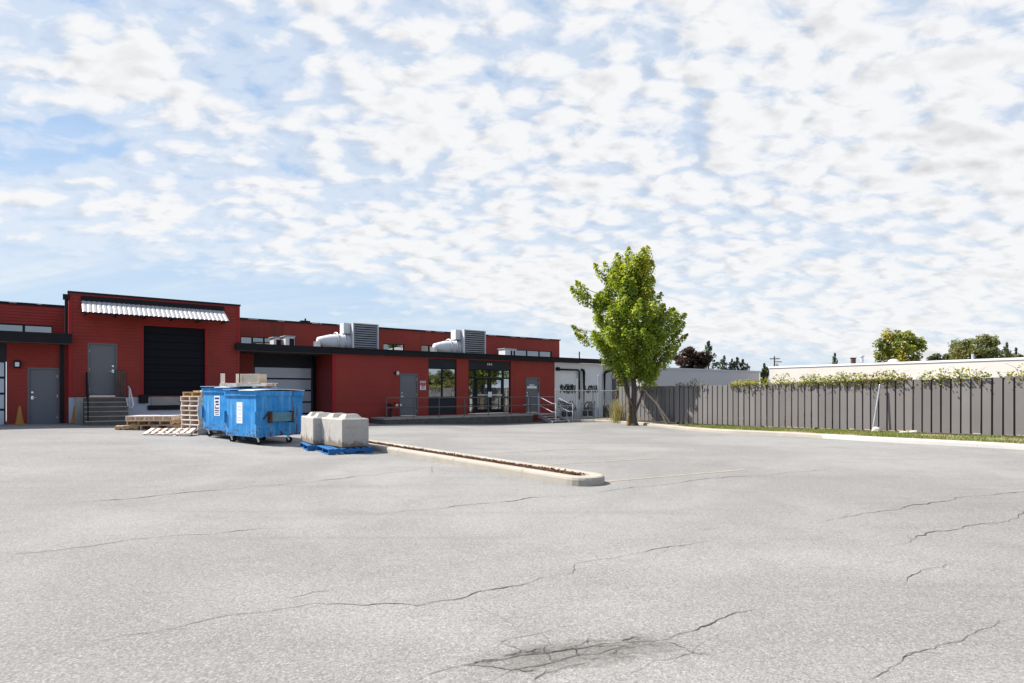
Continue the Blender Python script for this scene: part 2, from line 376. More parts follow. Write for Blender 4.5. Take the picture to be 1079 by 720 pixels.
def glass(name, refl=0.38, dark=(0.010, 0.012, 0.014), rough=0.015):
    m, N = material(name); N.n.remove(N.bsdf)
    d = N.new('ShaderNodeBsdfDiffuse'); d.inputs[0].default_value = dark + (1,)
    g = N.new('ShaderNodeBsdfGlossy'); g.inputs['Roughness'].default_value = rough; g.inputs[0].default_value = (.93, .97, 1, 1)
    tc = N.new('ShaderNodeTexCoord').outputs['Object']
    bn = N.new('ShaderNodeBump'); bn.inputs['Strength'].default_value = 0.04; bn.inputs['Distance'].default_value = .05
    N.l.new(N.noise(tc, 1.3, 2), bn.inputs['Height']); N.l.new(bn.outputs[0], g.inputs['Normal'])
    fr = N.new('ShaderNodeFresnel'); fr.inputs[0].default_value = 1.5
    f = N.m('ADD', N.m('MULTIPLY', fr.outputs[0], 0.9), refl - 0.04, clamp=True)
    mx = N.new('ShaderNodeMixShader'); N.l.new(f, mx.inputs[0]); N.l.new(d.outputs[0], mx.inputs[1]); N.l.new(g.outputs[0], mx.inputs[2])
    N.l.new(mx.outputs[0], N.n['Material Output'].inputs[0]); return m
M['glass'] = glass('window_glass', 0.48)
M['glass_dim'] = glass('clerestory_glass', 0.28)
def frosted():
    m, N = material('frosted_pane'); b = N.bsdf
    b.inputs['Base Color'].default_value = (0.46, 0.50, 0.57, 1); b.inputs['Roughness'].default_value = .22; b.inputs['Specular IOR Level'].default_value = .8
    return m
M['frosted'] = frosted()

def dumpster_paint():
    m, N = material('blue_bin_paint'); tc = N.new('ShaderNodeTexCoord').outputs['Object']
    v = N.noise(tc, 2.2, 6, 0.6, .5)
    c = N.mix(N.step(v, .3, .7), (0.016, 0.19, 0.50), (0.04, 0.26, 0.58))
    s = N.noise(N.mapping(tc, (1, 3, 0), (0, 0, 0), (5, 5, .5)), 1.6, 6, .65)
    c = N.mix(N.m('MULTIPLY', N.step(s, .46, .72), .6), c, (0.22, 0.45, 0.65))          # chalky run-marks
    z = N.xyz(tc)[2]
    low = N.m('SUBTRACT', 1.0, N.step(z, .22, .75))
    r = N.noise(tc, 9, 8, .7, .3)
    rust = N.step(N.m('ADD', r, N.m('MULTIPLY', low, .14)), .63, .71)
    yy = N.xyz(tc)[1]; xx = N.xyz(tc)[0]
    band = N.m('MULTIPLY', N.m('MULTIPLY', N.step(yy, 1.12, 1.2), N.step(yy, 1.34, 1.46, 1.0, 0.0)), N.step(xx, 1.5, 1.6))
    rust = N.m('MAXIMUM', rust, N.m('MULTIPLY', band, N.step(N.noise(N.mapping(tc, (2, 2, 2), (0, 0, 0), (6, 6, .8)), 1.5, 6, .7), .45, .6)))
    c = N.mix(rust, c, (0.10, 0.045, 0.025))
    scr = N.noise(N.mapping(tc, (0, 0, 5), (.3, .5, .2), (1, 1, 9)), 3.0, 6, .7)
    c = N.mix(N.m('MULTIPLY', N.step(scr, .66, .70), .6), c, (0.33, 0.34, 0.35))
    N.l.new(c, N.bsdf.inputs['Base Color']); N.bsdf.inputs['Roughness'].default_value = .55; N.bsdf.inputs['Specular IOR Level'].default_value = .15
    bn = N.new('ShaderNodeBump'); bn.inputs['Strength'].default_value = .3; bn.inputs['Distance'].default_value = .03
    N.l.new(N.noise(tc, 3.0, 3, .5), bn.inputs['Height']); N.l.new(bn.outputs[0], N.bsdf.inputs['Normal'])
    return m
M['bin_blue'] = dumpster_paint()

def asphalt():
    m, N = material('worn_asphalt'); tc = N.new('ShaderNodeTexCoord').outputs['Object']
    fine = N.noise(tc, 42, 6, .82)
    grain = N.new('ShaderNodeTexVoronoi'); N.put(grain.inputs['Vector'], tc); grain.inputs['Scale'].default_value = 95
    gcol = N.xyz(grain.outputs['Color'])[0]
    big = N.noise(tc, 0.16, 6, .6, .6); mid = N.noise(tc, 1.1, 6, .62, .4)
    drag = N.noise(N.mapping(tc, (0, 0, 0), (0, 0, R(-33)), (.10, 1.1, 1)), 1.3, 6, .62)
    c = N.mix(N.step(big, .38, .62), ASPH_A, ASPH_B)
    c = N.mix(N.m('MULTIPLY', N.step(mid, .45, .75), .42), c, tuple(x * .78 for x in ASPH_A))
    c = N.mix(N.m('MULTIPLY', N.step(drag, .50, .74), .36), c, tuple(x * .74 for x in ASPH_A))
    c = N.mix(N.m('MULTIPLY', N.step(gcol, .55, .98), .38), c, (0.40, 0.39, 0.385))     # pale worn stones
    c = N.mix(N.m('MULTIPLY', N.step(fine, .50, .66), .66), c, (0.085, 0.082, 0.078))    # binder and pits between them
    gr2 = N.new('ShaderNodeTexVoronoi'); N.put(gr2.inputs['Vector'], N.mapping(tc, (.37, .71, .2))); gr2.inputs['Scale'].default_value = 60
    coarse = N.m('ADD', N.m('MULTIPLY', N.xyz(grain.outputs['Color'])[1], .62), N.m('MULTIPLY', N.xyz(gr2.outputs['Color'])[1], .38))
    sp_ = N.lin(coarse, .15, .85, .79, 1.21)
    c = N.mix(1.0, c, N.comb(sp_, sp_, sp_), 'MULTIPLY')
    tyre = N.noise(N.mapping(tc, (5, 1, 0), (0, 0, R(28)), (.05, 1.5, 1)), 1.6, 5, .6, .25)
    c = N.mix(N.m('MULTIPLY', N.step(tyre, .56, .72), .22), c, (0.11, 0.107, 0.104))
    # dark worn hollow by the big crack, and the odd oil drip
    px, py, pz = N.xyz(tc)
    e1 = N.m('ADD', N.m('POWER', N.m('DIVIDE', N.m('SUBTRACT', N.m('ADD', px, N.m('MULTIPLY', N.m('SUBTRACT', py, 3.72), -1.55)), .42), .55), 2), N.m('POWER', N.m('DIVIDE', N.m('SUBTRACT', py, 3.72), .24), 2))
    hol = N.m('SUBTRACT', 1.0, N.step(N.m('ADD', e1, N.m('MULTIPLY', N.m('SUBTRACT', N.noise(N.mapping(tc, (0, 0, 0), (0, 0, R(-25)), (.5, 1.6, 1)), 7, 8, .75), .5), 4.2)), .1, 1.5))
    c = N.mix(N.m('MULTIPLY', hol, .48), c, (0.070, 0.060, 0.052))
    drip = N.noise(N.mapping(tc, (9, 4, 0), (0, 0, .4), (.5, 1.1, 1)), 1.1, 3, .5, .8)
    c = N.mix(N.m('MULTIPLY', N.step(drip, .70, .76), .42), c, (0.09, 0.085, 0.08))
    N.l.new(c, N.bsdf.inputs['Base Color']); N.bsdf.inputs['Roughness'].default_value = .9; N.bsdf.inputs['Specular IOR Level'].default_value = .25
    h = N.m('ADD', N.m('MULTIPLY', fine, -.9), N.m('MULTIPLY', gcol, .6))
    bn = N.new('ShaderNodeBump'); bn.inputs['Strength'].default_value = .55; bn.inputs['Distance'].default_value = .006
    N.l.new(h, bn.inputs['Height']); N.l.new(bn.outputs[0], N.bsdf.inputs['Normal'])
    return m
ASPH_A, ASPH_B = (0.194, 0.189, 0.183), (0.252, 0.246, 0.238)
M['asphalt'] = asphalt()

def leaf_mat(name, trans=0.35, rough=.42):
    m, N = material(name)
    at_ = N.new('ShaderNodeVertexColor'); at_.layer_name = 'tint'
    N.l.new(at_.outputs[0], N.bsdf.inputs['Base Color']); N.bsdf.inputs['Roughness'].default_value = rough; N.bsdf.inputs['Specular IOR Level'].default_value = .5
    tr = N.new('ShaderNodeBsdfTranslucent')
    br = N.mix(1.0, at_.outputs[0], (1.5, 1.4, .6), 'MULTIPLY'); N.l.new(br, tr.inputs[0])
    mx = N.new('ShaderNodeMixShader'); mx.inputs[0].default_value = trans
    N.l.new(N.bsdf.outputs[0], mx.inputs[1]); N.l.new(tr.outputs[0], mx.inputs[2])
    N.l.new(mx.outputs[0], N.n['Material Output'].inputs[0]); return m
M['leaf'] = leaf_mat('leaves', .48); M['needle'] = leaf_mat('needles', .12, .6)
M['grass'] = leaf_mat('grass_blades', .3, .6)

# ------------------------------------------------------------------ the ground: one sheet out to the horizon
def ground():
    near = np.arange(-34, 40.01, .5); xs = np.concatenate(([-900, -300, -120, -60], near, [60, 120, 300, 900]))
    neary = np.arange(-6, 62.01, .5); ys = np.concatenate(([-900, -300, -80, -25], neary, [80, 140, 300, 1500]))
    v = [(x, y, gz(x, y)) for y in ys for x in xs]; nx = len(xs)
    f = [(j * nx + i, j * nx + i + 1, (j + 1) * nx + i + 1, (j + 1) * nx + i) for j in range(len(ys) - 1) for i in range(nx - 1)]
    b = MB(); b.add(v, f, True); o = b.build('asphalt_ground', M['asphalt']); tag(o, kind='structure')
ground()

def ribbon(b, pts, width, dz, jitter=0.0, sub=6, seed=0):
    """a thin strip laid on the lot along pts (x, y)"""
    rnd = random.Random(seed); P = []
    for i in range(len(pts) - 1):
        a, c = Vector(pts[i][:2]), Vector(pts[i + 1][:2])
        n = max(2, int((c - a).length / .25)) if sub is None else sub
        for k in range(n): P.append(a.lerp(c, k / n))
    P.append(Vector(pts[-1][:2])); vs = []
    for i, p in enumerate(P):
        d = (P[min(i + 1, len(P) - 1)] - P[max(i - 1, 0)]).normalized(); nrm = Vector((-d.y, d.x))
        w = width[0] if isinstance(width, tuple) else width
        if isinstance(width, tuple): w = width[0] + (width[1] - width[0]) * rnd.random()
        w *= (1 if not jitter else min(1, 4 * min(i + .15, len(P) - 1 - i + .15) / len(P)))
        off = nrm * rnd.uniform(-jitter, jitter)
        for sgn in (-.5, .5):
            q = p + off + nrm * (w * sgn); vs.append((q.x, q.y, gz(q.x, q.y) + dz))
    b.add(vs, [(2 * i, 2 * i + 1, 2 * i + 3, 2 * i + 2) for i in range(len(P) - 1)])
def gp(*pix): return [gnd(px, py) for px, py in pix]

# painted bay lines, worn
b = MB()
for a, c in (((634, 508), (786, 495)), ((566, 490.5), (694, 483)), ((505, 478.5), (622, 472.5))):
    ribbon(b, gp(a, c), .11, .004, sub=None)
tag(b.build('bay_line', M['yellow_line']), kind='structure')

# cracks: jagged open joints that run over the lot
CR = [
 [((0, 586), (60, 580), (120, 572), (200, 564), (300, 556)), (.006, .018)],
 [((0, 536), (80, 530), (170, 522), (260, 514), (330, 508), (400, 500), (452, 492)), (.004, .014)],
 [((18, 701), (70, 688), (120, 672), (200, 658), (260, 647), (330, 636), (395, 637), (440, 639), (480, 632), (530, 620), (604, 604), (606, 595), (650, 588), (720, 575), (760, 568)), (.005, .014)],
 [((430, 721), (470, 706), (520, 697), (560, 690), (620, 682), (680, 676), (735, 664), (760, 652), (790, 644), (808, 641)), (.008, .028)],
 [((508, 720), (540, 706), (580, 699), (622, 690), (660, 680), (690, 672)), (.006, .02)],
 [((560, 719), (600, 702), (640, 692)), (.004, .012)],
 [((660, 714), (690, 696), (730, 689), (745, 675), (770, 664)), (.003, .008)],
 [((488, 632), (515, 645), (536, 655), (548, 672)), (.003, .008)],
 [((536, 655), (576, 646)), (.003, .007)],
 [((523, 686), (530, 676), (560, 670), (600, 660), (625, 655)), (.003, .008)],
 [((570, 668), (584, 682)), (.002, .006)],
 [((620, 678), (660, 674), (690, 671)), (.003, .008)],
 [((918, 577), (960, 569), (985, 560), (1030, 553), (1079, 541), (1130, 530)), (.006, .02)],
 [((910, 720), (950, 698), (985, 684), (1020, 670), (1048, 660), (1056, 650)), (.006, .018)],
 [((952, 616), (968, 604), (994, 598), (1010, 590)), (.003, .008)],
 [((860, 551), (900, 544), (950, 536), (1000, 528), (1060, 520), (1110, 514)), (.004, .014)],
 [((455, 499), (462, 490), (470, 487)), (.004, .01)],
 [((380, 545), (450, 537), (520, 530), (610, 522)), (.004, .013)],
 [((610, 522), (700, 511), (800, 502), (900, 494)), (.003, .012)],
 [((640, 595), (700, 582), (730, 574)), (.003, .01)],
 [((300, 631), (352, 622)), (.006, .03)],
]
b = MB()
def fractal(a, c, rnd, amp, depth):
    """midpoint displacement between two points"""
    P = [a, c]
    for _ in range(depth):
        Q = [P[0]]
        for p, q in zip(P, P[1:]):
            d = q - p; n = Vector((-d.y, d.x, 0)); Q += [p.lerp(q, .5 + rnd.uniform(-.12, .12)) + n * rnd.uniform(-amp, amp), q]
        P = Q
    return P
def lay(b, P, wmax, rnd):
    """an open joint that pinches, widens and breaks off"""
    n = len(P); ph = [rnd.uniform(0, 6.28) for _ in range(3)]; L = 0; vs = []; runs = []
    for i, p in enumerate(P):
        if i: L += (p - P[i - 1]).length
        d = P[min(i + 1, n - 1)] - P[max(i - 1, 0)]; d = Vector((d.x, d.y, 0))
        d = d.normalized() if d.length > 1e-6 else Vector((1, 0, 0)); nr = Vector((-d.y, d.x, 0))
        k = .45 + .35 * math.sin(L * 2.1 + ph[0]) + .25 * math.sin(L * 5.3 + ph[1]) + .15 * math.sin(L * 13 + ph[2])
        w = wmax * max(.34, min(1, k)) * min(1, 6 * (i + .2) / n, 6 * (n - 1 - i + .2) / n) * rnd.uniform(.6, 1.2)
        for sg in (-.5, .5):
            q = p + nr * (w * sg * rnd.uniform(.6, 1.4)); vs.append((q.x, q.y, gz(q.x, q.y) + .004))
    b.add(vs, [(2 * i, 2 * i + 1, 2 * i + 3, 2 * i + 2) for i in range(n - 1)])
for i, (pts, w) in enumerate(CR):
    rnd = random.Random(i + 3); P = gp(*pts); Q = [P[0]]
    for a, c in zip(P, P[1:]):
        L = (c - a).length; Q += fractal(a, c, rnd, .10, max(2, min(6, int(math.log2(max(2, L / .035))))))[1:]
    wm = w[1] * .56; lay(b, Q, max(wm, {0: .020, 1: .030, 2: .014, 12: .018, 13: .012, 15: .023, 17: .026, 18: .026, 16: .016, 14: .010}.get(i, 0)), rnd)
    for _ in range(int(len(Q) / 26)):                       # side cracks that leave at an angle
        k = rnd.randrange(2, len(Q) - 2); d = (Q[k + 1] - Q[k - 1]); an = math.atan2(d.y, d.x) + rnd.choice((-1, 1)) * rnd.uniform(.35, 1.2); Lb = rnd.uniform(.08, .45)
        lay(b, fractal(Q[k], Q[k] + Vector((math.cos(an), math.sin(an), 0)) * Lb, rnd, .14, 4), wm * .45, rnd)
rnd = random.Random(77)                                     # crazed patch in the hollow at the foot of the view
hub = [gnd(px, py) for px, py in ((500, 700), (530, 692), (560, 688), (590, 686), (620, 680), (655, 676), (540, 705), (580, 697), (610, 693), (570, 712), (640, 690))]
for p in hub:
    for _ in range(3):
        an = rnd.uniform(-.5, .9) + rnd.choice((0, 0, 1.6)); Lb = rnd.uniform(.12, .38)
        lay(b, fractal(p, p + Vector((math.cos(an), math.sin(an) * .7, 0)) * Lb, rnd, .16, 4), rnd.uniform(.004, .010), rnd)
M['crack'] = paint('open_crack', (0.075, 0.071, 0.067), 0.95, 0.4, 9.0)
tag(b.build('crack', M['crack']), kind='structure')

# ------------------------------------------------------------------ planted kerb island
AV = Vector((.61, -.79)).normalized(); PV = Vector((-AV.y, AV.x))       # along / across
def isl(a, p): return AV * a + PV * p
def stadium(p0, p1, a0, a1, r, n=8):
    """outline with rounded near end (a1) and far end (a0)"""
    out = []; c = (p0 + p1) / 2
    for k in range(n + 1):
        t = -math.pi / 2 + math.pi * k / n; out.append(isl(a1 - r + r * math.cos(t), c + (p1 - p0) / 2 * math.sin(t)))
    for k in range(n + 1):
        t = math.pi / 2 + math.pi * k / n; out.append(isl(a0 + r + r * math.cos(t), c + (p1 - p0) / 2 * math.sin(t)))
    return out
def ring(b, rows, skip=None):
    n = len(rows[0]); o = len(b.v)
    vs = [p for r in rows for p in r]
    b.add(vs, [(i * n + k, i * n + (k + 1) % n, (i + 1) * n + (k + 1) % n, (i + 1) * n + k) for i in range(len(rows) - 1) for k in range(n)], False)
def lift(pts, z): return [Vector((p.x, p.y, gz(p.x, p.y) + z)) for p in pts]
def dens_line(poly, step=1.0):
    out = []
    for a, c in zip(poly, poly[1:] + poly[:1]):
        n = max(1, int((c - a).length / step))
        for k in range(n): out.append(a.lerp(c, k / n))
    return out
def island():
    p0, p1, a0, a1 = 7.10, 7.88, -19.2, -7.30
    b = MB(); n = 10
    def loop(ins, z):
        st = stadium(p0 + ins, p1 - ins, a0 + ins, a1 - ins * 1.3, max(.05, .36 - ins), n)
        near, far = st[:n + 1], st[n + 1:]
        pts = near + [near[-1].lerp(far[0], k / 14) for k in range(1, 14)] + far + [far[-1].lerp(near[0], k / 14) for k in range(1, 14)]
        return lift(pts, z)
    ring(b, [loop(0, -.1), loop(0.0, .10), loop(.012, .135), loop(.04, .15), loop(.185, .152), loop(.205, .142), loop(.215, .05)])
    o = b.build('kerb_island', M['kerb'])
    tag(o, kind='structure')
    j = MB()
    for a in (-8.9, -11.3, -13.9, -16.4):
        for pa, pb_ in ((p0 - .002, p0 + .20), (p1 - .20, p1 + .002)):
            for (u0, z0), (u1, z1) in zip(((pa, .0), (pa, .148), (pb_, .148)), ((pa, .148), (pb_, .148), (pb_, .0))):
                q = [isl(a + e, u0) for e in (-.006, .006)]; r = [isl(a + e, u1) for e in (-.006, .006)]
                lift_ = .008
                j.add([(q[0].x, q[0].y, gz(q[0].x, q[0].y) + z0 + lift_), (q[1].x, q[1].y, gz(q[1].x, q[1].y) + z0 + lift_), (r[1].x, r[1].y, gz(r[1].x, r[1].y) + z1 + lift_), (r[0].x, r[0].y, gz(r[0].x, r[0].y) + z1 + lift_)], [(0, 1, 2, 3)])
    tag(j.build('kerb_joint', M['old_concrete']), kind='structure')
    return p0, p1, a0, a1
ip = island()
rnd = random.Random(5); b = MB()
p0, p1, a0, a1 = ip
pts = []
for a in np.arange(a0 + .3, a1 - .42, .12):
    for p in np.arange(p0 + .17, p1 - .16, .05):
        q = isl(a, p); pts.append(q)
# soil bed under the loose bark
vs = []; na = 60
for i in range(na + 1):
    a = a0 + .25 + (a1 - .40 - a0 - .25) * i / na
    for p in np.linspace(p0 + .205, p1 - .205, 7):
        q = isl(a, p); e = min(1, min(i, na - i) / 2); hump = .03 * (1 - abs((p - (p0 + p1) / 2) / .17) ** 2)
        vs.append((q.x, q.y, gz(q.x, q.y) + .095 + (hump + rnd.uniform(-.015, .02)) * e))
b.add(vs, [(i * 7 + k, i * 7 + k + 1, (i + 1) * 7 + k + 1, (i + 1) * 7 + k) for i in range(na) for k in range(6)])
for _ in range(2600):
    a = rnd.uniform(a0 + .3, a1 - .50); p = rnd.gauss((p0 + p1) / 2, .10)
    p = min(max(p, p0 + .20), p1 - .20); q = isl(a, p); z = gz(q.x, q.y) + rnd.uniform(.11, .145)
    d = Vector((rnd.gauss(0, 1), rnd.gauss(0, 1), rnd.gauss(0, .5))).normalized() * rnd.uniform(.012, .04)
    b.bar((q.x - d.x, q.y - d.y, z - d.z), (q.x + d.x, q.y + d.y, z + d.z), rnd.uniform(.012, .03), .01)
tag(b.build('mulch', M['mulch']), kind='stuff')

# ------------------------------------------------------------------ kerb along the fence, verge behind it
KP = [gnd(*p) for p in ((594, 444.6), (622, 445.1), (648, 446.0), (680, 448.6), (712, 452.2), (756, 456), (830, 459.6), (914, 465), (1079, 474.2), (1300, 489))]
KS = 6                                                    # from here on the kerb is newer and paler
def offset_line(P, d):
    out = []
    for i, p in enumerate(P):
        t = (P[min(i + 1, len(P) - 1)] - P[max(i - 1, 0)]); t = Vector((t.x, t.y)).normalized()
        out.append(Vector((p.x, p.y)) + Vector((-t.y, t.x)) * d)
    return out
def subdiv(P, n=8):
    out = []
    for i in range(len(P) - 1):
        p0, p1, p2, p3 = P[max(i - 1, 0)], P[i], P[i + 1], P[min(i + 2, len(P) - 1)]
        for k in range(n):
            t = k / n
            out.append(.5 * ((2 * p1) + (p2 - p0) * t + (2 * p0 - 5 * p1 + 4 * p2 - p3) * t * t + (3 * p1 - p0 - 3 * p2 + p3) * t ** 3))
    return out + [P[-1]]
KD = subdiv(KP, 8)
def kerb(name, P, m):
    b = MB(); rows = []
    for d, z in ((0, -.1), (.005, .10), (.02, .13), (.05, .145), (.15, .15), (.16, .10)):
        rows.append([Vector((q.x, q.y, gz(q.x, q.y) + z)) for q in offset_line(P, d)])
    n = len(P); vs = [p for r in rows for p in r]
    b.add(vs, [(i * n + k, i * n + k + 1, (i + 1) * n + k + 1, (i + 1) * n + k) for i in range(len(rows) - 1) for k in range(n - 1)])
    for e in (0, n - 1): b.add([r[e] for r in rows], [tuple(range(len(rows)))])
    tag(b.build(name, m), kind='structure')
ki = KS * 8 + 4
kerb('kerb', KD[:ki + 1], M['kerb']); kerb('kerb', KD[ki:], M['kerb_new'])

FA, FB = Vector((8.17 + .02, 30.4)), Vector((8.17 + .636 * (30.4 - 12.0), 12.0))     # the long fence, corner to out of frame
FDIR = (FB - FA).normalized(); FNRM = Vector((FDIR.y, -FDIR.x))
if FNRM.dot(-FA) < 0: FNRM = -FNRM
def vz(x, y): return gz(x, y) + .15
def soil():
    inner = [Vector((q.x, q.y)) for q in offset_line(KD, .155)]
    m, N = material('verge_soil'); tc = N.new('ShaderNodeTexCoord').outputs['Object']
    c = N.mix(N.step(N.noise(tc, 2.5, 6, .65), .35, .65), (0.20, 0.155, 0.095), (0.30, 0.25, 0.17))
    c = N.mix(N.m('MULTIPLY', N.step(N.noise(tc, 30, 4, .7), .5, .7), .5), c, (0.10, 0.08, 0.05))
    N.l.new(c, N.bsdf.inputs['Base Color']); N.bsdf.inputs['Roughness'].default_value = .95
    vs = []; K = 9
    for q in inner:
        far = q + Vector((.80, .60)) * 7.0
        for k in range(K):
            t = k / (K - 1); p = q.lerp(far, t); vs.append((p.x, p.y, vz(p.x, p.y) - .02 + .05 * min(1, t * 5)))
    b = MB(); b.add(vs, [(i * K + k, i * K + k + 1, (i + 1) * K + k + 1, (i + 1) * K + k) for i in range(len(inner) - 1) for k in range(K - 1)], True)
    tag(b.build('verge_ground', m), kind='structure')
    return inner
verge_edge = soil()

def fast_mesh(name, V, FQ, tint, mat, parent=None):
    """quads from arrays V (n,3), FQ (m,4) with a colour per vertex"""
    me = bpy.data.meshes.new(name); n, m = len(V), len(FQ)
    me.vertices.add(n); me.vertices.foreach_set('co', V.astype(np.float32).ravel())
    me.loops.add(m * 4); me.loops.foreach_set('vertex_index', FQ.astype(np.int32).ravel())
    me.polygons.add(m); me.polygons.foreach_set('loop_start', np.arange(0, m * 4, 4, dtype=np.int32))
    try: me.polygons.foreach_set('loop_total', np.full(m, 4, dtype=np.int32))
    except Exception: pass
    me.update(calc_edges=True)
    ca = me.color_attributes.new('tint', 'FLOAT_COLOR', 'POINT')
    c4 = np.ones((n, 4), np.float32); c4[:, :3] = tint; ca.data.foreach_set('color', c4.ravel())
    me.materials.append(mat); o = bpy.data.objects.new(name, me); COL.objects.link(o)
    if parent is not None: o.parent = parent
    return o
def leaves(C, size, cols, rng, up=0.35, aspect=.75, outward=None):
    """a folded diamond per leaf at the centres C; returns V, F, tint"""
    n = len(C)
    nr = rng.normal(size=(n, 3)); nr[:, 2] = np.abs(nr[:, 2]) + up
    if outward is not None: nr += outward * .8
    nr /= np.linalg.norm(nr, axis=1)[:, None]
    t = rng.normal(size=(n, 3)); t -= (t * nr).sum(1)[:, None] * nr; t /= np.linalg.norm(t, axis=1)[:, None]
    s = np.cross(nr, t); L = (size * rng.uniform(.65, 1.25, n))[:, None]
    a = C - t * L * .5; c = C + t * L * .5
    b_ = C + s * L * aspect * .5 + nr * L * .10; d = C - s * L * aspect * .5 + nr * L * .10
    V = np.stack([a, b_, c, d], 1).reshape(-1, 3); Fq = np.arange(n * 4).reshape(n, 4)
    return V, Fq, np.repeat(cols, 4, axis=0)

def grass():
    rng = np.random.default_rng(3); V = []; T = []
    N_ = 30000; i = rng.integers(4 * 8, len(verge_edge) - 1, N_); t = rng.random(N_)
    E = np.array([(q.x, q.y) for q in verge_edge])
    base = E[i] * (1 - t)[:, None] + E[np.minimum(i + 1, len(E) - 1)] * t[:, None]
    d = rng.random(N_) ** 1.3 * 3.4 + .01
    P = base + np.array([.80, .60]) * d[:, None]
    side = (P - np.array(FA)) @ np.array(FNRM)                       # keep the camera side of the fence, plus a little under it
    patch = np.sin(P[:, 0] * 2.1 + 1.3 * np.sin(P[:, 1] * 1.7)) + np.sin(P[:, 1] * 3.3 + P[:, 0]) + rng.normal(size=N_) * .7
    ok = (side > -.25) & (P[:, 1] < 33.5) & (patch > -1.1)
    P = P[ok]; patch = patch[ok]; n = len(P)
    h = rng.uniform(.025, .075, n) * (1 + .5 * (patch > 1.0)); w = rng.uniform(.006, .013, n)
    ang = rng.uniform(0, 6.28, n); lean = rng.normal(0, .35, (n, 2))
    z = np.array([vz(x, y) for x, y in P]) + .015
    dx = np.stack([np.cos(ang), np.sin(ang)], 1)
    a = np.c_[P - dx * w[:, None], z]; b2 = np.c_[P + dx * w[:, None], z]
    top = P + lean * h[:, None]; c = np.c_[top + dx * w[:, None] * .25, z + h]; e = np.c_[top - dx * w[:, None] * .25, z + h]
    V = np.stack([a, b2, c, e], 1).reshape(-1, 3)
    g = rng.random(n)[:, None]; dry = (rng.random(n) < np.clip(.25 - patch * .12, .05, .6))[:, None]
    col = np.where(dry, np.array([.30, .25, .10]), np.array([.10, .17, .025]) * (1 - g) + np.array([.19, .25, .045]) * g)
    fast_mesh('grass', V, np.arange(n * 4).reshape(n, 4), np.repeat(col, 4, 0), M['grass'])['kind'] = 'stuff'
grass()

# ------------------------------------------------------------------ the red warehouse
WH = empty('warehouse', O, TH, 'long red clad warehouse with tall dock block, black canopies and glazed entrance', 'building')
def cells(x0, x1, z0, z1, op):
    xs = sorted({x0, x1, *[c for o in op for c in o[:2] if x0 < c < x1]}); zs = sorted({z0, z1, *[c for o in op for c in o[2:] if z0 < c < z1]})
    for xa, xb in zip(xs, xs[1:]):
        run = None
        for za, zb in zip(zs, zs[1:]):
            hole = any(o[0] < (xa + xb) / 2 < o[1] and o[2] < (za + zb) / 2 < o[3] for o in op)
            if hole:
                if run: yield xa, xb, run[0], run[1]
                run = None
            else: run = (run[0], zb) if run else (za, zb)
        if run: yield xa, xb, run[0], run[1]
def wall(b, x0, x1, z0, z1, y, op=(), th=.22, lap=None, rib=None, seams=None):
    for xa, xb, za, zb in cells(x0, x1, z0, z1, op):
        b.box(xa, xb, y, y + th, za, zb)
        if lap:                                             # clapboards: each one kicks out at its foot
            k = math.floor(za / lap)
            while k * lap < zb:
                a_, c_ = max(za, k * lap), min(zb, (k + 1) * lap)
                if c_ - a_ > .01:
                    yo = y - .026 * (1 - (a_ / lap - k)); yi = y - .026 * (1 - (c_ / lap - k)) - .002
                    b.add([(xa, yo, a_), (xb, yo, a_), (xb, yi, c_), (xa, yi, c_), (xa, y - .001, a_), (xb, y - .001, a_)], [(0, 1, 2, 3), (4, 5, 1, 0)])
                k += 1
        if rib:                                             # vertical ribs of profiled sheet
            k = math.ceil(xa / rib)
            while k * rib < xb - .03:
                x = k * rib
                b.add([(x, y - .001, za), (x + .012, y - .02, za), (x + .05, y - .02, za), (x + .062, y - .001, za),
                       (x, y - .001, zb), (x + .012, y - .02, zb), (x + .05, y - .02, zb), (x + .062, y - .001, zb)],
                      [(0, 1, 5, 4), (1, 2, 6, 5), (2, 3, 7, 6)])
                k += 1
SPLIT = {'corner_trim', 'spandrel_panel', 'rail', 'hinge', 'leg', 'flange', 'gusset', 'corner_plate', 'cross_board', 'skid', 'upright', 'bracket', 'key', 'crossarm', 'insulator',
         'intake', 'stringer', 'tread', 'cap', 'peeling_flashing', 'landing_rail', 'duct_box', 'bent_rail', 'seam'}
def part(b, name, mat, parent=WH, split=None):
    m = M[mat] if isinstance(mat, str) else mat
    if (name in SPLIT) if split is None else split:
        return [q.build(name, m, parent) for q in b.split()][0]
    return b.build(name, m, parent)

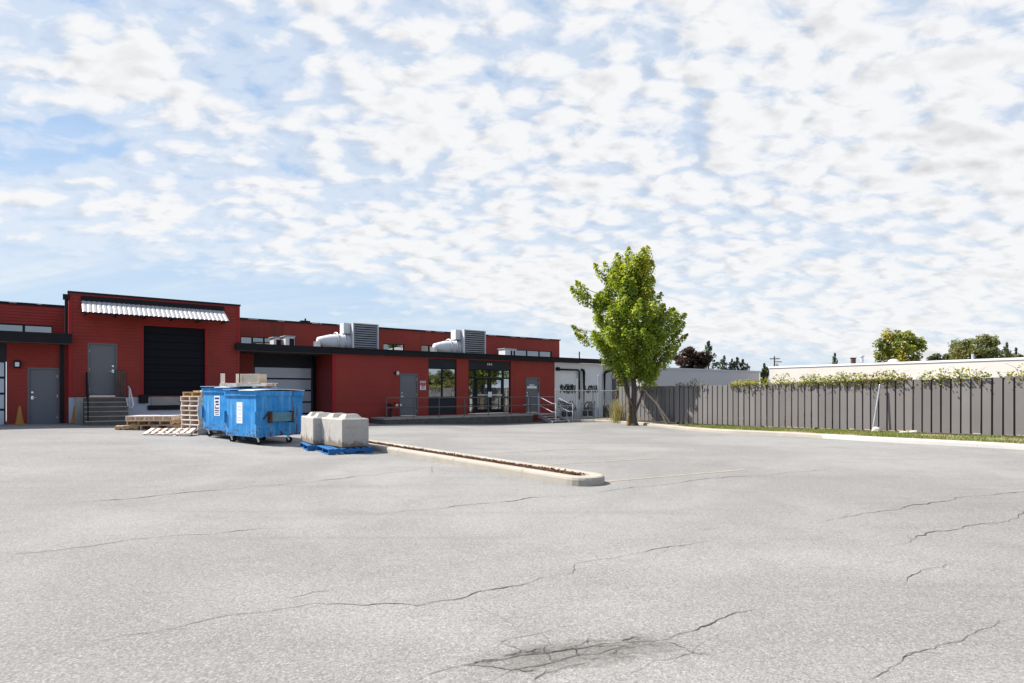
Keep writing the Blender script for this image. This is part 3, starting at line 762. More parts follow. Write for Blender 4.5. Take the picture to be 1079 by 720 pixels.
def door(x0, x1, z0, z1, y, handle_side, rails=False, mat='grey_door', hinge=True, frame='grey_frame'):
    """hollow metal door: leaf, frame, lever, hinges; its opening lies between x0..x1, z0..z1 in the wall face y"""
    b = MB(); b.box(x0 + .05, x1 - .05, y + .035, y + .08, z0 + .02, z1 - .05, ch=.004); d = part(b, 'door', mat)
    f = MB()
    f.box(x0 - .012, x0 + .05, y - .02, y + .10, z0, z1 - .05); f.box(x1 - .05, x1 + .012, y - .02, y + .10, z0, z1 - .05); f.box(x0 - .012, x1 + .012, y - .022, y + .10, z1 - .05, z1 + .012)
    part(f, 'frame', frame, d)
    hx = x0 + .13 if handle_side < 0 else x1 - .13; s = -handle_side
    h = MB(); zc = z0 + 1.0
    h.tube([(hx, y + .036, zc), (hx, y - .03, zc), (hx + s * .12, y - .035, zc)], .014, 6); h.box(hx - .035, hx + .035, y + .025, y + .036, zc - .06, zc + .06)
    part(h, 'handle', 'chrome', d); h = MB(); h.tube([(hx, y + .036, zc + .2), (hx, y + .012, zc + .2)], .035, 10); part(h, 'lock', 'chrome', d)
    if hinge:
        g = MB(); ex = x1 - .05 if handle_side < 0 else x0 + .05
        for q in (z0 + .25, (z0 + z1) / 2, z1 - .3): g.tube([(ex, y + .03, q - .05), (ex, y + .03, q + .05)], .012, 6)
        part(g, 'hinge', 'chrome', d)
    return d
def panel_door(x0, x1, z0, z1, y, rows, cols=1):
    """sectional door of frosted panes in a black frame"""
    b = MB(); n = rows
    b.box(x0, x1, y + .06, y + .10, z0, z1); d = part(b, 'garage_door', 'black_frame')
    h = (z1 - z0) / n; w = (x1 - x0) / cols
    for i in range(n):
        for j in range(cols):
            p = MB(); p.box(x0 + j * w + .045, x0 + (j + 1) * w - .045, y + .045, y + .059, z0 + i * h + .04, z0 + (i + 1) * h - .04, ch=.004); part(p, 'pane', 'frosted', d)
    return d
def window(x0, x1, z0, z1, y, cols=1, glassm='glass', rows=None, bars=.05):
    b = MB(); zs = rows or [z0, z1]; w = (x1 - x0) / cols
    for j in range(cols + 1):
        x = x0 + j * w; b.box(max(x0, x - bars / 2), min(x1, x + bars / 2), y, y + .09, z0, z1)
    for k, z in enumerate(zs):
        for j in range(cols):
            b.box(x0 + j * w + bars / 2 * (1), x0 + (j + 1) * w - bars / 2, y + .002, y + .088, max(z0, z - bars / 2), min(z1, z + bars / 2))
    f = part(b, 'window', 'black_frame')
    for j in range(cols):
        for za, zb in zip(zs, zs[1:]):
            g = MB(); g.box(x0 + j * w + bars / 2, x0 + (j + 1) * w - bars / 2, y + .035, y + .05, za + bars / 2, zb - bars / 2); part(g, 'pane', glassm, f)
    return f

LAP = .13
ZR = 5.47                                                    # the high roofline
# ---- far left: low unit with a glazed door, a grey door and a canopy
yL = .15
xb = S(73)                                                   # left edge of the tall block
d1 = (S(29.8, yL), S(62.6, yL), gz(-18.2, 23.6) - .02, ZZ(46, 388.0, yL))
g0 = (S(7.5, yL) - 3.3, S(7.5, yL), gz(-19.5, 22.5) - .05, ZZ(4, 361.5, yL))
w = MB(); wall(w, S(-140, yL), xb + .05, -.4, 3.62, yL, [d1, g0], lap=LAP); part(w, 'wall', 'red')
w = MB(); wall(w, g0[0], g0[1], ZZ(4, 381, yL), g0[3], yL + .05); part(w, 'header_panel', 'dark_band')
panel_door(g0[0] + .03, g0[1] - .03, g0[2], ZZ(4, 381, yL) - .002, yL + .03, 4, 1)
door(*d1, yL, -1)
c = MB(); c.box(S(-140, -.75), S(76.5, -.75), -.75, yL - .002, 3.46, 3.74); c.box(S(-140, -.75), S(76.5, -.75), -.79, -.751, 3.40, 3.77)
can = part(c, 'canopy', 'black_trim')
c = MB(); c.box(S(-140, -.75), S(76.3, -.75), -.77, -.72, 3.375, 3.399); c.box(S(-140, -.75), S(76.3, -.75), -.719, yL - .02, 3.40, 3.459); part(c, 'soffit', 'wood_dark', can)
c = MB(); c.box(S(-140, -.7), S(75, -.7), -.7, yL + 4.8, 3.741, 3.77); part(c, 'low_roof', 'gravel')
# upper wall of the left unit, set well back
yU = 5.0
wu0, wu1, wu2 = S(-40, yU), S(20.5, yU), S(23.5, yU)
ow = (S(-75, yU), S(56, yU), 4.05, ZZ(30, 342.3, yU))
w = MB(); wall(w, S(-160, yU), S(74, yU) + .3, 3.4, ZR - .06, yU, [ow], lap=LAP); part(w, 'upper_wall', 'red')
window(ow[0], ow[1], ow[2], ow[3], yU + .05, 4, 'glass_dim', bars=.09)
c = MB(); c.box(S(-160, yU), S(74, yU), yU - .06, yU + .4, ZR - .06, ZR); c.box(S(-160, yU), S(74, yU), yU - .05, yU - .02, ZR - .11, ZR - .06); part(c, 'coping', 'black_trim')
c = MB()
for px in (65.3, 71.2): pass
c.tube([(S(70.4, .05), .04, 3.3 + .45), (S(70.4, .05), .04, ZZ(71, 316, .05))], .055, 8); c.box(S(70.4, .05) - .11, S(70.4, .05) + .11, -.07, .14, ZZ(71, 316, .05), ZZ(71, 316, .05) + .2); part(c, 'downspout', 'black_trim')
c = MB(); c.box(S(65.8, yL) - .06, S(65.8, yL) + .06, yL - .13, yL - .02, .3, 3.40); part(c, 'downspout', 'black_trim')
# light over the grey door
l = MB(); q = S(18.8, yL); l.box(q - .10, q + .10, yL - .19, yL - .016, ZZ(18.8, 388, yL), ZZ(18.8, 380, yL), ch=.02); lp = part(l, 'wall_light', 'black_trim')
l = MB(); l.box(q - .06, q + .06, yL - .196, yL - .186, ZZ(18.8, 386.5, yL), ZZ(18.8, 382, yL)); part(l, 'lens', 'steel', lp)

# ---- the tall dock block
xe = S(252.8)
FL = ZZ(108, 417.8)                                          # dock floor level
dd = (S(93.2), S(123.6), FL, ZZ(108, 362.0))
gd = (S(151.8), S(216.6), FL + .02, ZZ(184, 345.0))
w = MB(); wall(w, xb, xe, FL - .03, ZR - .07, 0, [dd, gd], lap=LAP, th=.3); wall(w, xe - .3, xe, FL - .03, ZR - .07, .3, th=6.0); wall(w, xb, xb + .3, FL - .03, ZR - .07, .3, th=6.0)
w.box(xb + .3, xe - .3, .35, 6.0, FL - .5, FL - .06); part(w, 'dock_block_wall', 'red')
w = MB(); w.box(xb - .012, xb + .10, -.03, .12, FL - .03, ZR - .07); w.box(xe - .10, xe + .012, -.03, .12, 3.3, ZR - .07)
w.box(gd[0] - .07, gd[0], -.028, .1, FL, gd[3]); w.box(gd[1], gd[1] + .07, -.028, .1, FL, gd[3]); w.box(gd[0] - .07, gd[1] + .07, -.03, .1, gd[3], gd[3] + .07); part(w, 'corner_trim', 'red_trim')
w = MB(); w.box(xb - .04, xe + .04, -.06, .35, ZR - .07, ZR); w.box(xb - .03, xe + .03, .351, 6.3, ZR - .2, ZR - .05); part(w, 'coping', 'black_trim')
door(*dd, 0, 1)
r = MB(); n = 9; h = (gd[3] - gd[2]) / n
for i in range(n): r.box(gd[0], gd[1], .10 + (.0 if i % 2 else .004), .15, gd[2] + i * h + .012, gd[2] + (i + 1) * h, ch=.008)
r.box(gd[0], gd[1], .13, .16, gd[2], gd[3]); part(r, 'roller_door', 'black_door')
w = MB(); wall(w, xb, xe, -.4, FL - .03, .02, th=.3); part(w, 'dock_plinth', 'dock_white')
w = MB(); q0, q1 = S(160), S(188.6)
w.box(q0, q1, -.08, .019, ZZ(174, 427.0), ZZ(174, 418.2)); dl = part(w, 'dock_leveller', 'old_concrete')
w = MB(); w.box(S(156), S(193), -.05, .018, ZZ(174, 432), ZZ(174, 427.1)); part(w, 'leveller_pit', 'black_trim', dl)
for px in (151.5, 195.5):
    w = MB(); q = S(px); w.box(q - .17, q + .17, -.12, .018, ZZ(155, 425), FL + .06, ch=.02); part(w, 'dock_bumper', 'rubber')
# sheet-metal awning over door and dock
aw = MB(); xa, xz = S(86.5, -.2), S(236.5, -.1); za, zb = ZZ(162, 322.3, 0), ZZ(162, 333.6, -1.05)
pitch = .165; k = 0; x = xa
prof = []
while x < xz:
    prof += [(x, 0), (x + .03, .02), (x + .11, .02), (x + .135, 0)]; x += pitch
vs = []
for t, (yy, zz) in enumerate(((-.03, za), (-1.08, zb))):
    vs += [(px_ + (0 if t == 0 else .0), yy - .0, zz + hh) for px_, hh in prof]
n = len(prof); aw.add(vs, [(i, i + 1, n + i + 1, n + i) for i in range(n - 1)])
awn = part(aw, 'awning', 'galv')
sb = MB(); sb.box(xa - .02, xz + .02, -.09, -.03, za - .01, za + .17); sb.bar((xa, -1.05, zb - .03), (xz, -1.05, zb - .03), .05, .05)
for x in np.linspace(xa + .1, xz - .1, 6): sb.bar((x, -.03, zb - .02), (x, -1.04, zb - .04), .04, .04); sb.bar((x, -.03, za - .03), (x, -1.05, zb - .04), .04, .04)
part(sb, 'bracket', 'black_trim', awn)

# ---- recessed bay with the second glazed garage door, under a canopy
yB = 2.3
xo = S(350.8)                                                # left corner of the office box
gb = (S(267.8, yB), S(333, yB), -.1, ZZ(300, 374.5, yB) + .15)
w = MB(); wall(w, xe - .2, xo + .3, -.4, 3.55, yB, [gb], lap=None); part(w, 'bay_wall', 'red_panel')
hp = ZZ(300, 386.8, yB)
w = MB(); wall(w, gb[0], gb[1], hp, gb[3], yB + .05); part(w, 'header_panel', 'dark_band')
w = MB(); w.box(gb[1] - .16, gb[1] + .12, yB - .02, yB + .2, -.2, 3.45); part(w, 'door_post', 'black_frame')
panel_door(gb[0] + .03, gb[1] - .17, gb[2], hp - .002, yB + .03, 5, 1)
c = MB(); c.box(S(249, -.2), xo + .1, -.16, yB - .002, 3.50, 3.72); c.box(S(249, -.2), xo - .16, -.2, -.161, 3.44, 3.76)
can = part(c, 'canopy', 'black_trim')
c = MB(); c.box(S(249, -.2), xo + .1, -.19, -.13, 3.415, 3.439); c.box(S(249, -.2), xo + .1, -.129, yB - .02, 3.44, 3.499); part(c, 'soffit', 'wood_dark', can)
c = MB(); c.box(S(249), S(587), -.1, 5.0, 3.722, 3.75); part(c, 'low_roof', 'gravel')

# ---- office box: door, window, glazed entrance, second door
xr = S(584.9)
PL = ZZ(432, 438.6)                                          # platform level
od = (S(421.8), S(440.6), PL + .02, ZZ(431, 394.0))
ow1 = (S(451.9), S(481.6), PL + .03, 3.40)
oe = (S(494.2), S(538.8), PL + .03, 3.40)
od2 = (S(554.4), S(568.8), PL + .02, ZZ(561, 398.0))
FB0 = 3.46
w = MB(); wall(w, xo, xr, -.5, FB0, 0, [od, ow1, oe, od2]); wall(w, xo, xo + .25, -.5, FB0, .22, th=yB + .3)
part(w, 'office_wall', 'red_panel')
w = MB(); zj = [.95, 1.9, 2.85]
for z in zj:
    for a_, b__ in ((xo + .2, od[0] - .05), (od[1] + .05, ow1[0] - .06)):
        w.box(a_, b__, -.006, -.0005, z, z + .02)
w.box(xo - .01, xo + .16, -.02, .2, -.4, FB0 - .002); part(w, 'corner_trim', 'red_trim')
c = MB(); c.box(xo - .15, S(652), -.22, -.02, FB0, 3.72); c.box(xo - .15, S(652), -.26, .3, 3.721, 3.76); c.box(xo - .13, S(652), -.02, .5, FB0 + .04, 3.70); part(c, 'fascia', 'black_trim')
door(*od, 0, -1); door(*od2, 0, -1)
# full-height window, black spandrels above and below
zt = ZZ(466, 388.2); zk = ZZ(466, 419.5)
w = MB(); w.box(ow1[0], ow1[1], .05, .2, zt, ow1[3]); w.box(ow1[0], ow1[1], .05, .2, ow1[2], zk); part(w, 'spandrel_panel', 'dark_band')
window(ow1[0] + .01, ow1[1] - .01, zk, zt, .06, 2, bars=.09)
# entrance screen
zt2 = ZZ(516, 389.5); zm = ZZ(516, 398.2)
w = MB(); w.box(oe[0], oe[1], .05, .2, zt2, oe[3]); part(w, 'spandrel_panel', 'dark_band')
e0, e1 = S(501.6), S(531.2); em = (e0 + e1) / 2
for a_, b__ in ((oe[0], e0), (e0, em), (em, e1), (e1, oe[1])):
    window(a_ + .01, b__ - .01, zm, zt2 - .002, .06, 1, bars=.09)
for a_, b__ in ((oe[0], e0), (e1, oe[1])): window(a_ + .01, b__ - .01, PL + .05, zm - .002, .06, 1, rows=[PL + .05, PL + .95, zm - .002], bars=.11)
for a_, b__, hs in ((e0, em, 1), (em, e1, -1)):
    b = MB(); z0_, z1_ = PL + .06, zm - .004
    b.box(a_ + .015, a_ + .15, .04, .10, z0_, z1_); b.box(b__ - .15, b__ - .015, .04, .10, z0_, z1_); b.box(a_ + .15, b__ - .15, .042, .098, z1_ - .12, z1_); b.box(a_ + .15, b__ - .15, .042, .098, z0_, z0_ + .22)
    dr = part(b, 'entrance_door', 'black_frame')
    g = MB(); g.box(a_ + .15, b__ - .15, .06, .075, z0_ + .22, z1_ - .12); part(g, 'pane', 'glass', dr)
    g = MB(); g.bar((a_ + .12, .0, PL + 1.10), (b__ - .12, .0, PL + 1.10), .05, .07); part(g, 'push_bar', 'chrome', dr)
g = MB(); g.box(em - .13, em + .13, -.02, -.004, PL + .98, PL + 1.28); part(g, 'door_notice', 'decal')
g = MB(); q = S(516.8); zc = ZZ(516.8, 384)
for dx in (-.13, 0, .13):
    g.box(q + dx - .04, q + dx + .04, .03, .048, zc - .06, zc + .06)
part(g, 'house_number', 'steel')
# sign on door two, lights, alarm-style red sign
g = MB(); g.box(S(556.2), S(566.2), .012, .034, ZZ(561, 409.4), ZZ(561, 407.0)); g.box(S(558.4), S(563.5), .014, .034, ZZ(561, 406.4), ZZ(561, 405.4)); part(g, 'door_plate', 'decal')
sx0, sx1, sz0, sz1 = S(442.9), S(448.9), ZZ(446, 411.0), ZZ(446, 401.4)
g = MB(); g.box(sx0, sx1, -.03, -.012, sz0, sz1, ch=.003); sg = part(g, 'parking_sign', 'decal')
zmid = sz0 + (sz1 - sz0) * .38
g = MB(); wid = sx1 - sx0
def ringm(b, cx, cz, r0, r1, y, n=16):
    vs = []; 
    for k in range(n):
        t = 2 * math.pi * k / n; vs += [(cx + r0 * math.cos(t), y, cz + r0 * math.sin(t)), (cx + r1 * math.cos(t), y, cz + r1 * math.sin(t))]
    b.add(vs, [(2 * k, 2 * k + 1, 2 * ((k + 1) % n) + 1, 2 * ((k + 1) % n)) for k in range(n)])
g.box(sx0 + .01, sx1 - .01, -.0325, -.0305, sz1 - .05, sz1 - .01)
for t in (.27, .73): ringm(g, sx0 + wid * t, sz1 - .17, .055, .095, -.033)
for t in (.27, .73): g.bar((sx0 + wid * t - .055, -.033, sz1 - .225), (sx0 + wid * t + .055, -.033, sz1 - .115), .002, .03, up=(0, 1, 0))
for i in range(2): g.box(sx0 + .05, sx1 - .05, -.0325, -.0305, zmid + .02 + i * .07, zmid + .055 + i * .07)
part(g, 'red_symbol', 'ink_red', sg)
for t in (.27, .73): g = MB(); g.box(sx0 + wid * t - .04, sx0 + wid * t + .04, -.0322, -.0306, sz1 - .21, sz1 - .13); part(g, 'dark_symbol', 'ink_black', sg)
g = MB()
for i in range(3): g.box(sx0 + .07, sx1 - .07, -.0322, -.0306, sz0 + .05 + i * .06, sz0 + .075 + i * .06)
part(g, 'lettering', 'ink_black', sg)
l = MB(); q = S(417.3); zc = ZZ(417.3, 393.3); l.box(q - .07, q + .07, -.05, -.002, zc - .07, zc + .07); l.bar((q, -.05, zc), (q + .03, -.13, zc + .04), .05, .05); lp = part(l, 'wall_light', 'black_trim')
l = MB(); l.lathe([(.0, .10), (.05, .09), (.085, 0), (.07, -.1), (0, -.11)], 10, Matrix.Translation((q + .04, -.17, zc))); part(l, 'lamp_glass', 'lamp_glass', lp)

# ---- clerestory wall set back above the low roof
yC = 5.0
wins = [(S(254.2, yC), S(291, yC), 3.75, ZZ(272, 355.4, yC), 3), (S(404.5, yC), S(426.5, yC), 3.75, ZZ(415, 362.5, yC), 2), (S(444.6, yC), S(461.5, yC), 3.75, ZZ(453, 364.0, yC), 2),
        (S(529, yC), S(582, yC), 3.75, ZZ(560, 369.4, yC), 4)]
w = MB(); wall(w, xe - .1, S(590, yC), 3.3, ZR - .08, yC, [x[:4] for x in wins]); wall(w, S(590, yC) - .25, S(590, yC), 3.3, ZR - .08, yC + .22, th=9.0)
part(w, 'clerestory_wall', 'red_old')
for x0, x1, z0, z1, n in wins: window(x0, x1, z0, z1, yC + .06, n, 'glass_dim', bars=.08)
c = MB(); c.box(xe, S(590, yC) + .06, yC - .08, yC + .4, ZR - .08, ZR); part(c, 'coping', 'black_trim')
c = MB(); rr = random.Random(2); x = xe + .2
while x < S(588, yC):
    L = rr.uniform(.1, .7)
    if rr.random() < .55: c.box(x, x + L, yC - .10, yC - .081, ZR - .065, ZR - .02)
    x += L + rr.uniform(.05, .6)
x = S(-150, yU)
while x < S(66, yU):
    L = rr.uniform(.1, .5)
    if rr.random() < .5: c.box(x, x + L, yU - .08, yU - .061, ZR - .05, ZR - .01)
    x += L + rr.uniform(.1, .7)
part(c, 'peeling_flashing', 'galv')
c = MB(); q = S(323.5, yC); c.tube([(q, yC + .2, ZR - .02), (q, yC + .2, ZR + .22)], .05, 8); c.box(q - .28, q + .22, yC + .05, yC + .35, ZR, ZR + .09); part(c, 'roof_vent', 'black_trim')

# ------------------------------------------------------------------ white annex at the end of the building
AX = empty('white_annex', O, TH, 'low white stucco annex with black pipes, at the right end of the red warehouse', 'building')
xa0, xa1 = xr + .02, S(651.5)
xk = S(636.5)
w = MB(); wall(w, xa0, xk, -.6, 3.45, .06, th=.25); wall(w, xk, xa1, -.6, 3.45, .55, th=.25); w.box(xk - .25, xk, .31, .56, -.6, 3.45); wall(w, xa1 - .25, xa1, -.6, 3.45, .8, th=7)
part(w, 'wall', 'white_wall', AX)
w = MB(); w.box(xr + .1, xa1 + .1, -.015, 8, 3.70, 3.72); part(w, 'roof', 'gravel', AX)
def duct(pts, r=.09, name='pipe', mat='black_trim', parent=AX):
    b = MB(); b.tube(pts, r, 8); return part(b, name, mat, parent)
yp = -.06
zp = ZZ(600, 389.8)
duct([(S(590.5), yp, zp), (S(609, 0), yp, zp), (S(610.2, 0), yp, zp - .12), (S(610.4), yp, ZZ(610, 421))], .055)
duct([(S(612.4), yp, zp + .03), (S(614.2), yp - .04, zp - .02), (S(614.7), yp - .04, zp - .15), (S(614.7), yp - .04, -.3)], .09)
duct([(S(653), .3, ZZ(653, 388.6, .3)), (S(638), yp, ZZ(637, 392.2)), (S(636.8), yp, ZZ(637, 394.2)), (S(636.8), yp, -.3)], .085)
duct([(S(586.6), yp, zp + .03), (S(589), yp, zp + .03)], .12)
b = MB(); b.tube([(S(611), .0, 3.76), (S(611), 0, 4.2)], .04, 6); part(b, 'vent_pipe', 'black_trim', AX)
b = MB(); b.box(S(646.2, .5) - .12, S(646.2, .5) + .12, .40, .548, ZZ(646, 399), ZZ(646, 395.5), ch=.02); part(b, 'wall_light', 'lamp_glass', AX)
# spray-painted scrawls on the stucco
def scrawl(x0, x1, z0, z1, seed, n):
    rnd = random.Random(seed); b = MB(); x = x0; w_ = (x1 - x0) / n
    for i in range(n):
        cx, cz = x0 + (i + .5) * w_, (z0 + z1) / 2; pts = []
        ph = rnd.uniform(0, 6); fx = rnd.choice((1, 2, 3)); fz = rnd.choice((2, 3, 4))
        for k in range(25):
            t = k / 24 * 6.28; pts.append((cx + w_ * .85 * math.sin(fx * t + ph) + rnd.uniform(-.06, .06), .048, cz + (z1 - z0) * .5 * math.sin(fz * t + ph * .7) + rnd.uniform(-.09, .09)))
        for a_, c_ in zip(pts, pts[1:]): b.bar(a_, c_, .006, rnd.uniform(.02, .05))
    part(b, 'graffiti', 'ink_black', AX)
scrawl(S(592.0), S(606.6), ZZ(600, 414), ZZ(600, 406.0), 1, 6)
scrawl(S(618), S(629.5), ZZ(624, 413.2), ZZ(624, 407), 2, 4)
scrawl(S(589.5), S(604.5), ZZ(600, 429), ZZ(600, 423.5), 3, 5)
scrawl(S(599), S(607.5), ZZ(600, 433), ZZ(600, 428), 4, 3)
scrawl(S(618), S(627), ZZ(622, 432), ZZ(622, 424), 5, 3)
w = MB(); w.box(xk + .02, xa1 - .3, .535, .549, -.4, ZZ(645, 427, .5)); part(w, 'dark_plinth', 'dark_band', AX)

# ------------------------------------------------------------------ rooftop machines
def roof_fan(name, x0, x1, z0, z1, y, label):
    t = empty(name, FM @ Vector(((x0 + x1) / 2, y + .6, 3.75)), TH, label, 'roof fan', 'louvred fan units on the low roof')
    w, h = x1 - x0, z1 - 3.75; D = 1.25
    b = MB(); e = .05
    b.box(-w / 2, w / 2, -.6 + .10, -.6 + D, .06, h - .002); part(b, 'cabinet', 'galv', t)
    b = MB()
    b.box(-w / 2 - .01, -w / 2 + e, -.66, -.499, 0, h); b.box(w / 2 - e, w / 2 + .01, -.66, -.499, 0, h); b.box(-w / 2 + e, w / 2 - e, -.66, -.499, h - e, h); b.box(-w / 2 + e, w / 2 - e, -.66, -.499, 0, e + .03)
    part(b, 'frame', 'white_metal', t)
    b = MB(); b.box(-w / 2 + e, w / 2 - e, -.512, -.501, e, h - e); part(b, 'shade_backing', 'black_trim', t)  # black sheet that paints the shade in the gaps between the blades
    b = MB(); n = 11; p = (h - .13) / n
    for i in range(n):
        z = .08 + i * p
        b.add([(-w / 2 + e, -.64, z), (w / 2 - e, -.64, z), (w / 2 - e, -.55, z + p * .62), (-w / 2 + e, -.55, z + p * .62), (-w / 2 + e, -.64, z + .012), (w / 2 - e, -.64, z + .012), (w / 2 - e, -.55, z + p * .62 + .012), (-w / 2 + e, -.55, z + p * .62 + .012)],
              [(0, 1, 2, 3), (4, 7, 6, 5), (0, 4, 5, 1), (2, 6, 7, 3)])
    part(b, 'louvre', 'galv', t)
    b = MB(); b.box(-w / 2 - .36, -w / 2 - .012, -.30, .25, .62 * h, h * 1.0); part(b, 'hood', 'white_metal', t)
    # fan barrel and tapering duct lying on the roof, pointing away to the left
    Mx = Matrix.Translation((-w / 2 - .0, .05, .46)) @ Matrix.Rotation(R(-90), 4, 'Y') @ Matrix.Identity(4)
    b = MB(); b.lathe([(.44, 0), (.44, .25), (.41, .30), (.41, .62), (.38, .66)], 20, Mx); part(b, 'fan_barrel', 'white_metal', t)
    b = MB(); b.lathe([(.38, .66), (.36, .95), (.26, 1.34), (.18, 1.62), (.0, 1.62)], 20, Mx); part(b, 'duct', 'white_metal', t)
    b = MB()
    for q in (.28, .66): b.lathe([(.44, q - .03), (.50, q - .03), (.50, q + .03), (.44, q + .03)], 20, Mx)
    part(b, 'flange', 'steel', t)
    b = MB()
    for q in (.28, .66):
        for yy in (-.3, .35): b.box(-w / 2 - q - .04, -w / 2 - q + .04, yy, yy + .06, 0, .35)
    part(b, 'leg', 'white_metal', t)
    b = MB(); b.box(-w / 2 - 1.72, -w / 2 - 1.55, -.2, .3, 0, .42); b.tube([(-w / 2 - 1.85, -.1, 0), (-w / 2 - 1.85, -.1, .40)], .025, 6); part(b, 'duct_box', 'steel', t)
    return t
yF = .7
roof_fan('roof_fan', S(377, yF), S(404, yF), 0, ZZ(390, 340.0, yF), yF + .6, 'louvred roof fan above the blank red wall, left of the grey office door')
roof_fan('roof_fan', S(495, yF), S(517.8, yF), 0, ZZ(506, 347.2, yF), yF + .6, 'louvred roof fan directly above the glazed entrance doors')
def roof_unit(x0, x1, y, z1, label, round_=False):
    t = empty('roof_unit', FM @ Vector(((x0 + x1) / 2, y + .3, 3.75)), TH, label, 'air conditioner', 'small units on the low roof')
    w, h = x1 - x0, z1 - 3.75
    b = MB(); b.box(-w / 2, w / 2, -.3, .45, .05, h, ch=.02); part(b, 'casing', 'white_metal', t)
    b = MB()
    for i in range(2):
        xc = -w / 2 + w * (.55 + .26 * i); b.box(xc - .06, xc + .06, -.315, -.302, .12, h - .1)
    part(b, 'intake', 'black_trim', t)
    b = MB(); b.box(-w / 2 - .06, w / 2 + .04, -.34, .49, h, h + .04)
    for sx in (-1, 1):
        for yy in (-.28, .4): b.box(sx * (w / 2 - .04) - .03, sx * (w / 2 - .04) + .03, yy, yy + .05, 0, .06)
    part(b, 'top_and_feet', 'galv', t)
    return t
u1 = roof_unit(S(301.5, 2.5), S(311, 2.5), 2.5, ZZ(306, 354.8, 2.5), 'small white roof unit above the recessed glazed garage door, right one of the pair')
u2 = roof_unit(S(292.2, 2.5), S(299.2, 2.5), 3.0, ZZ(296, 356.2, 3.0), 'small white roof unit in front of the clerestory window, left one of the pair')
u3 = roof_unit(S(533, 2.5), S(544.6, 2.5), 2.5, ZZ(539, 368.0, 2.5), 'low white roof unit between the right louvred fan and the end of the roof')

# ------------------------------------------------------------------ concrete steps at the dock door
def dock_steps():
    base_y = 1.95; x0, x1 = S(89.0, -1.0), S(135.0, -1.0)
    g = gz(*(FM @ Vector(((x0 + x1) / 2, -1.8, 0))).xy)
    t = empty('concrete_steps', FM @ Vector(((x0 + x1) / 2, 0, g)), TH, 'dark stained concrete steps with handrails up to the grey dock door', 'steps')
    w = x1 - x0; Hh = FL - .03 - g; n = 6; r = Hh / n; tr = .24; land = .55
    b = MB()
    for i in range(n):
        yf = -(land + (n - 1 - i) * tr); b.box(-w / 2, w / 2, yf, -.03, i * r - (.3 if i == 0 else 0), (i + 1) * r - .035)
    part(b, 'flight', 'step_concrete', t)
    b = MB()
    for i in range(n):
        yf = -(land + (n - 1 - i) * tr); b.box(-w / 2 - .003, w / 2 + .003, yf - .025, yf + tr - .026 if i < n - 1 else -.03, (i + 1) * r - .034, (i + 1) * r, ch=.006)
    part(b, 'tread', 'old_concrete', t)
    b = MB(); b.box(-w / 2 - .26, -w / 2 - .006, -.62, -.03, -.3, Hh + .0, ch=.01); part(b, 'cheek_wall', 'old_concrete', t)
    b = MB()
    for x in (-w / 2 + .10,):
        for yy, zz in ((-.15, Hh), (-.55, Hh), (-land - 5 * tr + .08, r)):
            b.tube([(x, yy, zz - .05), (x, yy, zz + .95)], .028, 6)
        for k in (.95, .50): b.tube([(x, -.15, Hh + k), (x, -.55, Hh + k), (x, -land - 5 * tr + .08, r + k)], .026, 6)
    part(b, 'handrail', 'black_trim', t)
    b = MB()
    for k in range(4):
        x = w / 2 - .35 + k * .09; b.box(x, x + .075, -.28 + k * .02, -.25 + k * .02, Hh, Hh + 1.05 - .0 * k)
    part(b, 'guard_board', 'wood_dark', t)
    b = MB(); x = w / 2 + .09
    b.tube([(x, -.25, Hh + .42), (x + .02, -.62, Hh + .32), (x + .09, -1.10, Hh - .30), (x + .05, -1.15, Hh - .40)], .03, 6); b.tube([(x - .10, -.6, Hh - .05), (x - .06, -.95, Hh - .40), (x + .06, -1.15, Hh - .42)], .028, 6)
    b.tube([(x + .0, -.62, Hh - .5), (x + .0, -.62, Hh + .32)], .026, 6)
    part(b, 'bent_rail', 'white_metal', t)
dock_steps()

# ------------------------------------------------------------------ platform along the office box
def platform():
    x0, x1 = S(406, -1.6), S(562.5, -1.6); yw = -.004; yf = -1.6
    g = min(gz(*(FM @ Vector((x0, yf, 0))).xy), gz(*(FM @ Vector((x1, yf, 0))).xy))
    t = empty('concrete_platform', FM @ Vector(((x0 + x1) / 2, yf, g)), TH, 'low stained concrete platform running along the office wall and glazed entrance', 'platform')
    w = x1 - x0
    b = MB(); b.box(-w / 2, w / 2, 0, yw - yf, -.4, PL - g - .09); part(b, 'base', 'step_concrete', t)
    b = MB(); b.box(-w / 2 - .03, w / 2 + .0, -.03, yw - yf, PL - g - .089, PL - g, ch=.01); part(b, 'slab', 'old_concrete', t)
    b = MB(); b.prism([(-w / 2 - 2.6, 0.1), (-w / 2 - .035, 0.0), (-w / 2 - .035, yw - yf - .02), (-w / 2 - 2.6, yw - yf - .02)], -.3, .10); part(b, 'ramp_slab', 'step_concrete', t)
    # railing: a thing of its own standing on the slab
    r = empty('platform_railing', FM @ Vector(((x0 + x1) / 2, yf, PL)), TH, 'thin dark grey two-rail railing on the edge of the concrete platform', 'railing')
    mt = M['rail_grey']
    b = MB(); n = 6
    xs = [S(p, -1.52) - (x0 + x1) / 2 for p in (407.6, 436.5, 463.2, 490.2, 515.0, 539.2, 559.5)]
    for z in (.98, .50): b.tube([(xs[0], .08, z), (xs[-1], .08, z)], .026, 8)
    part(b, 'rail', mt, r)
    for x in xs:
        b = MB(); b.tube([(x, .08, -.002), (x, .08, .98)], .026, 8); b.box(x - .06, x + .06, .02, .14, 0, .012); part(b, 'post', mt, r)
M['rail_grey'] = paint('rail_grey', (0.10, 0.098, 0.095), 0.5, .1, 3.0, (.2, .16, .12), .25, 5)
platform()
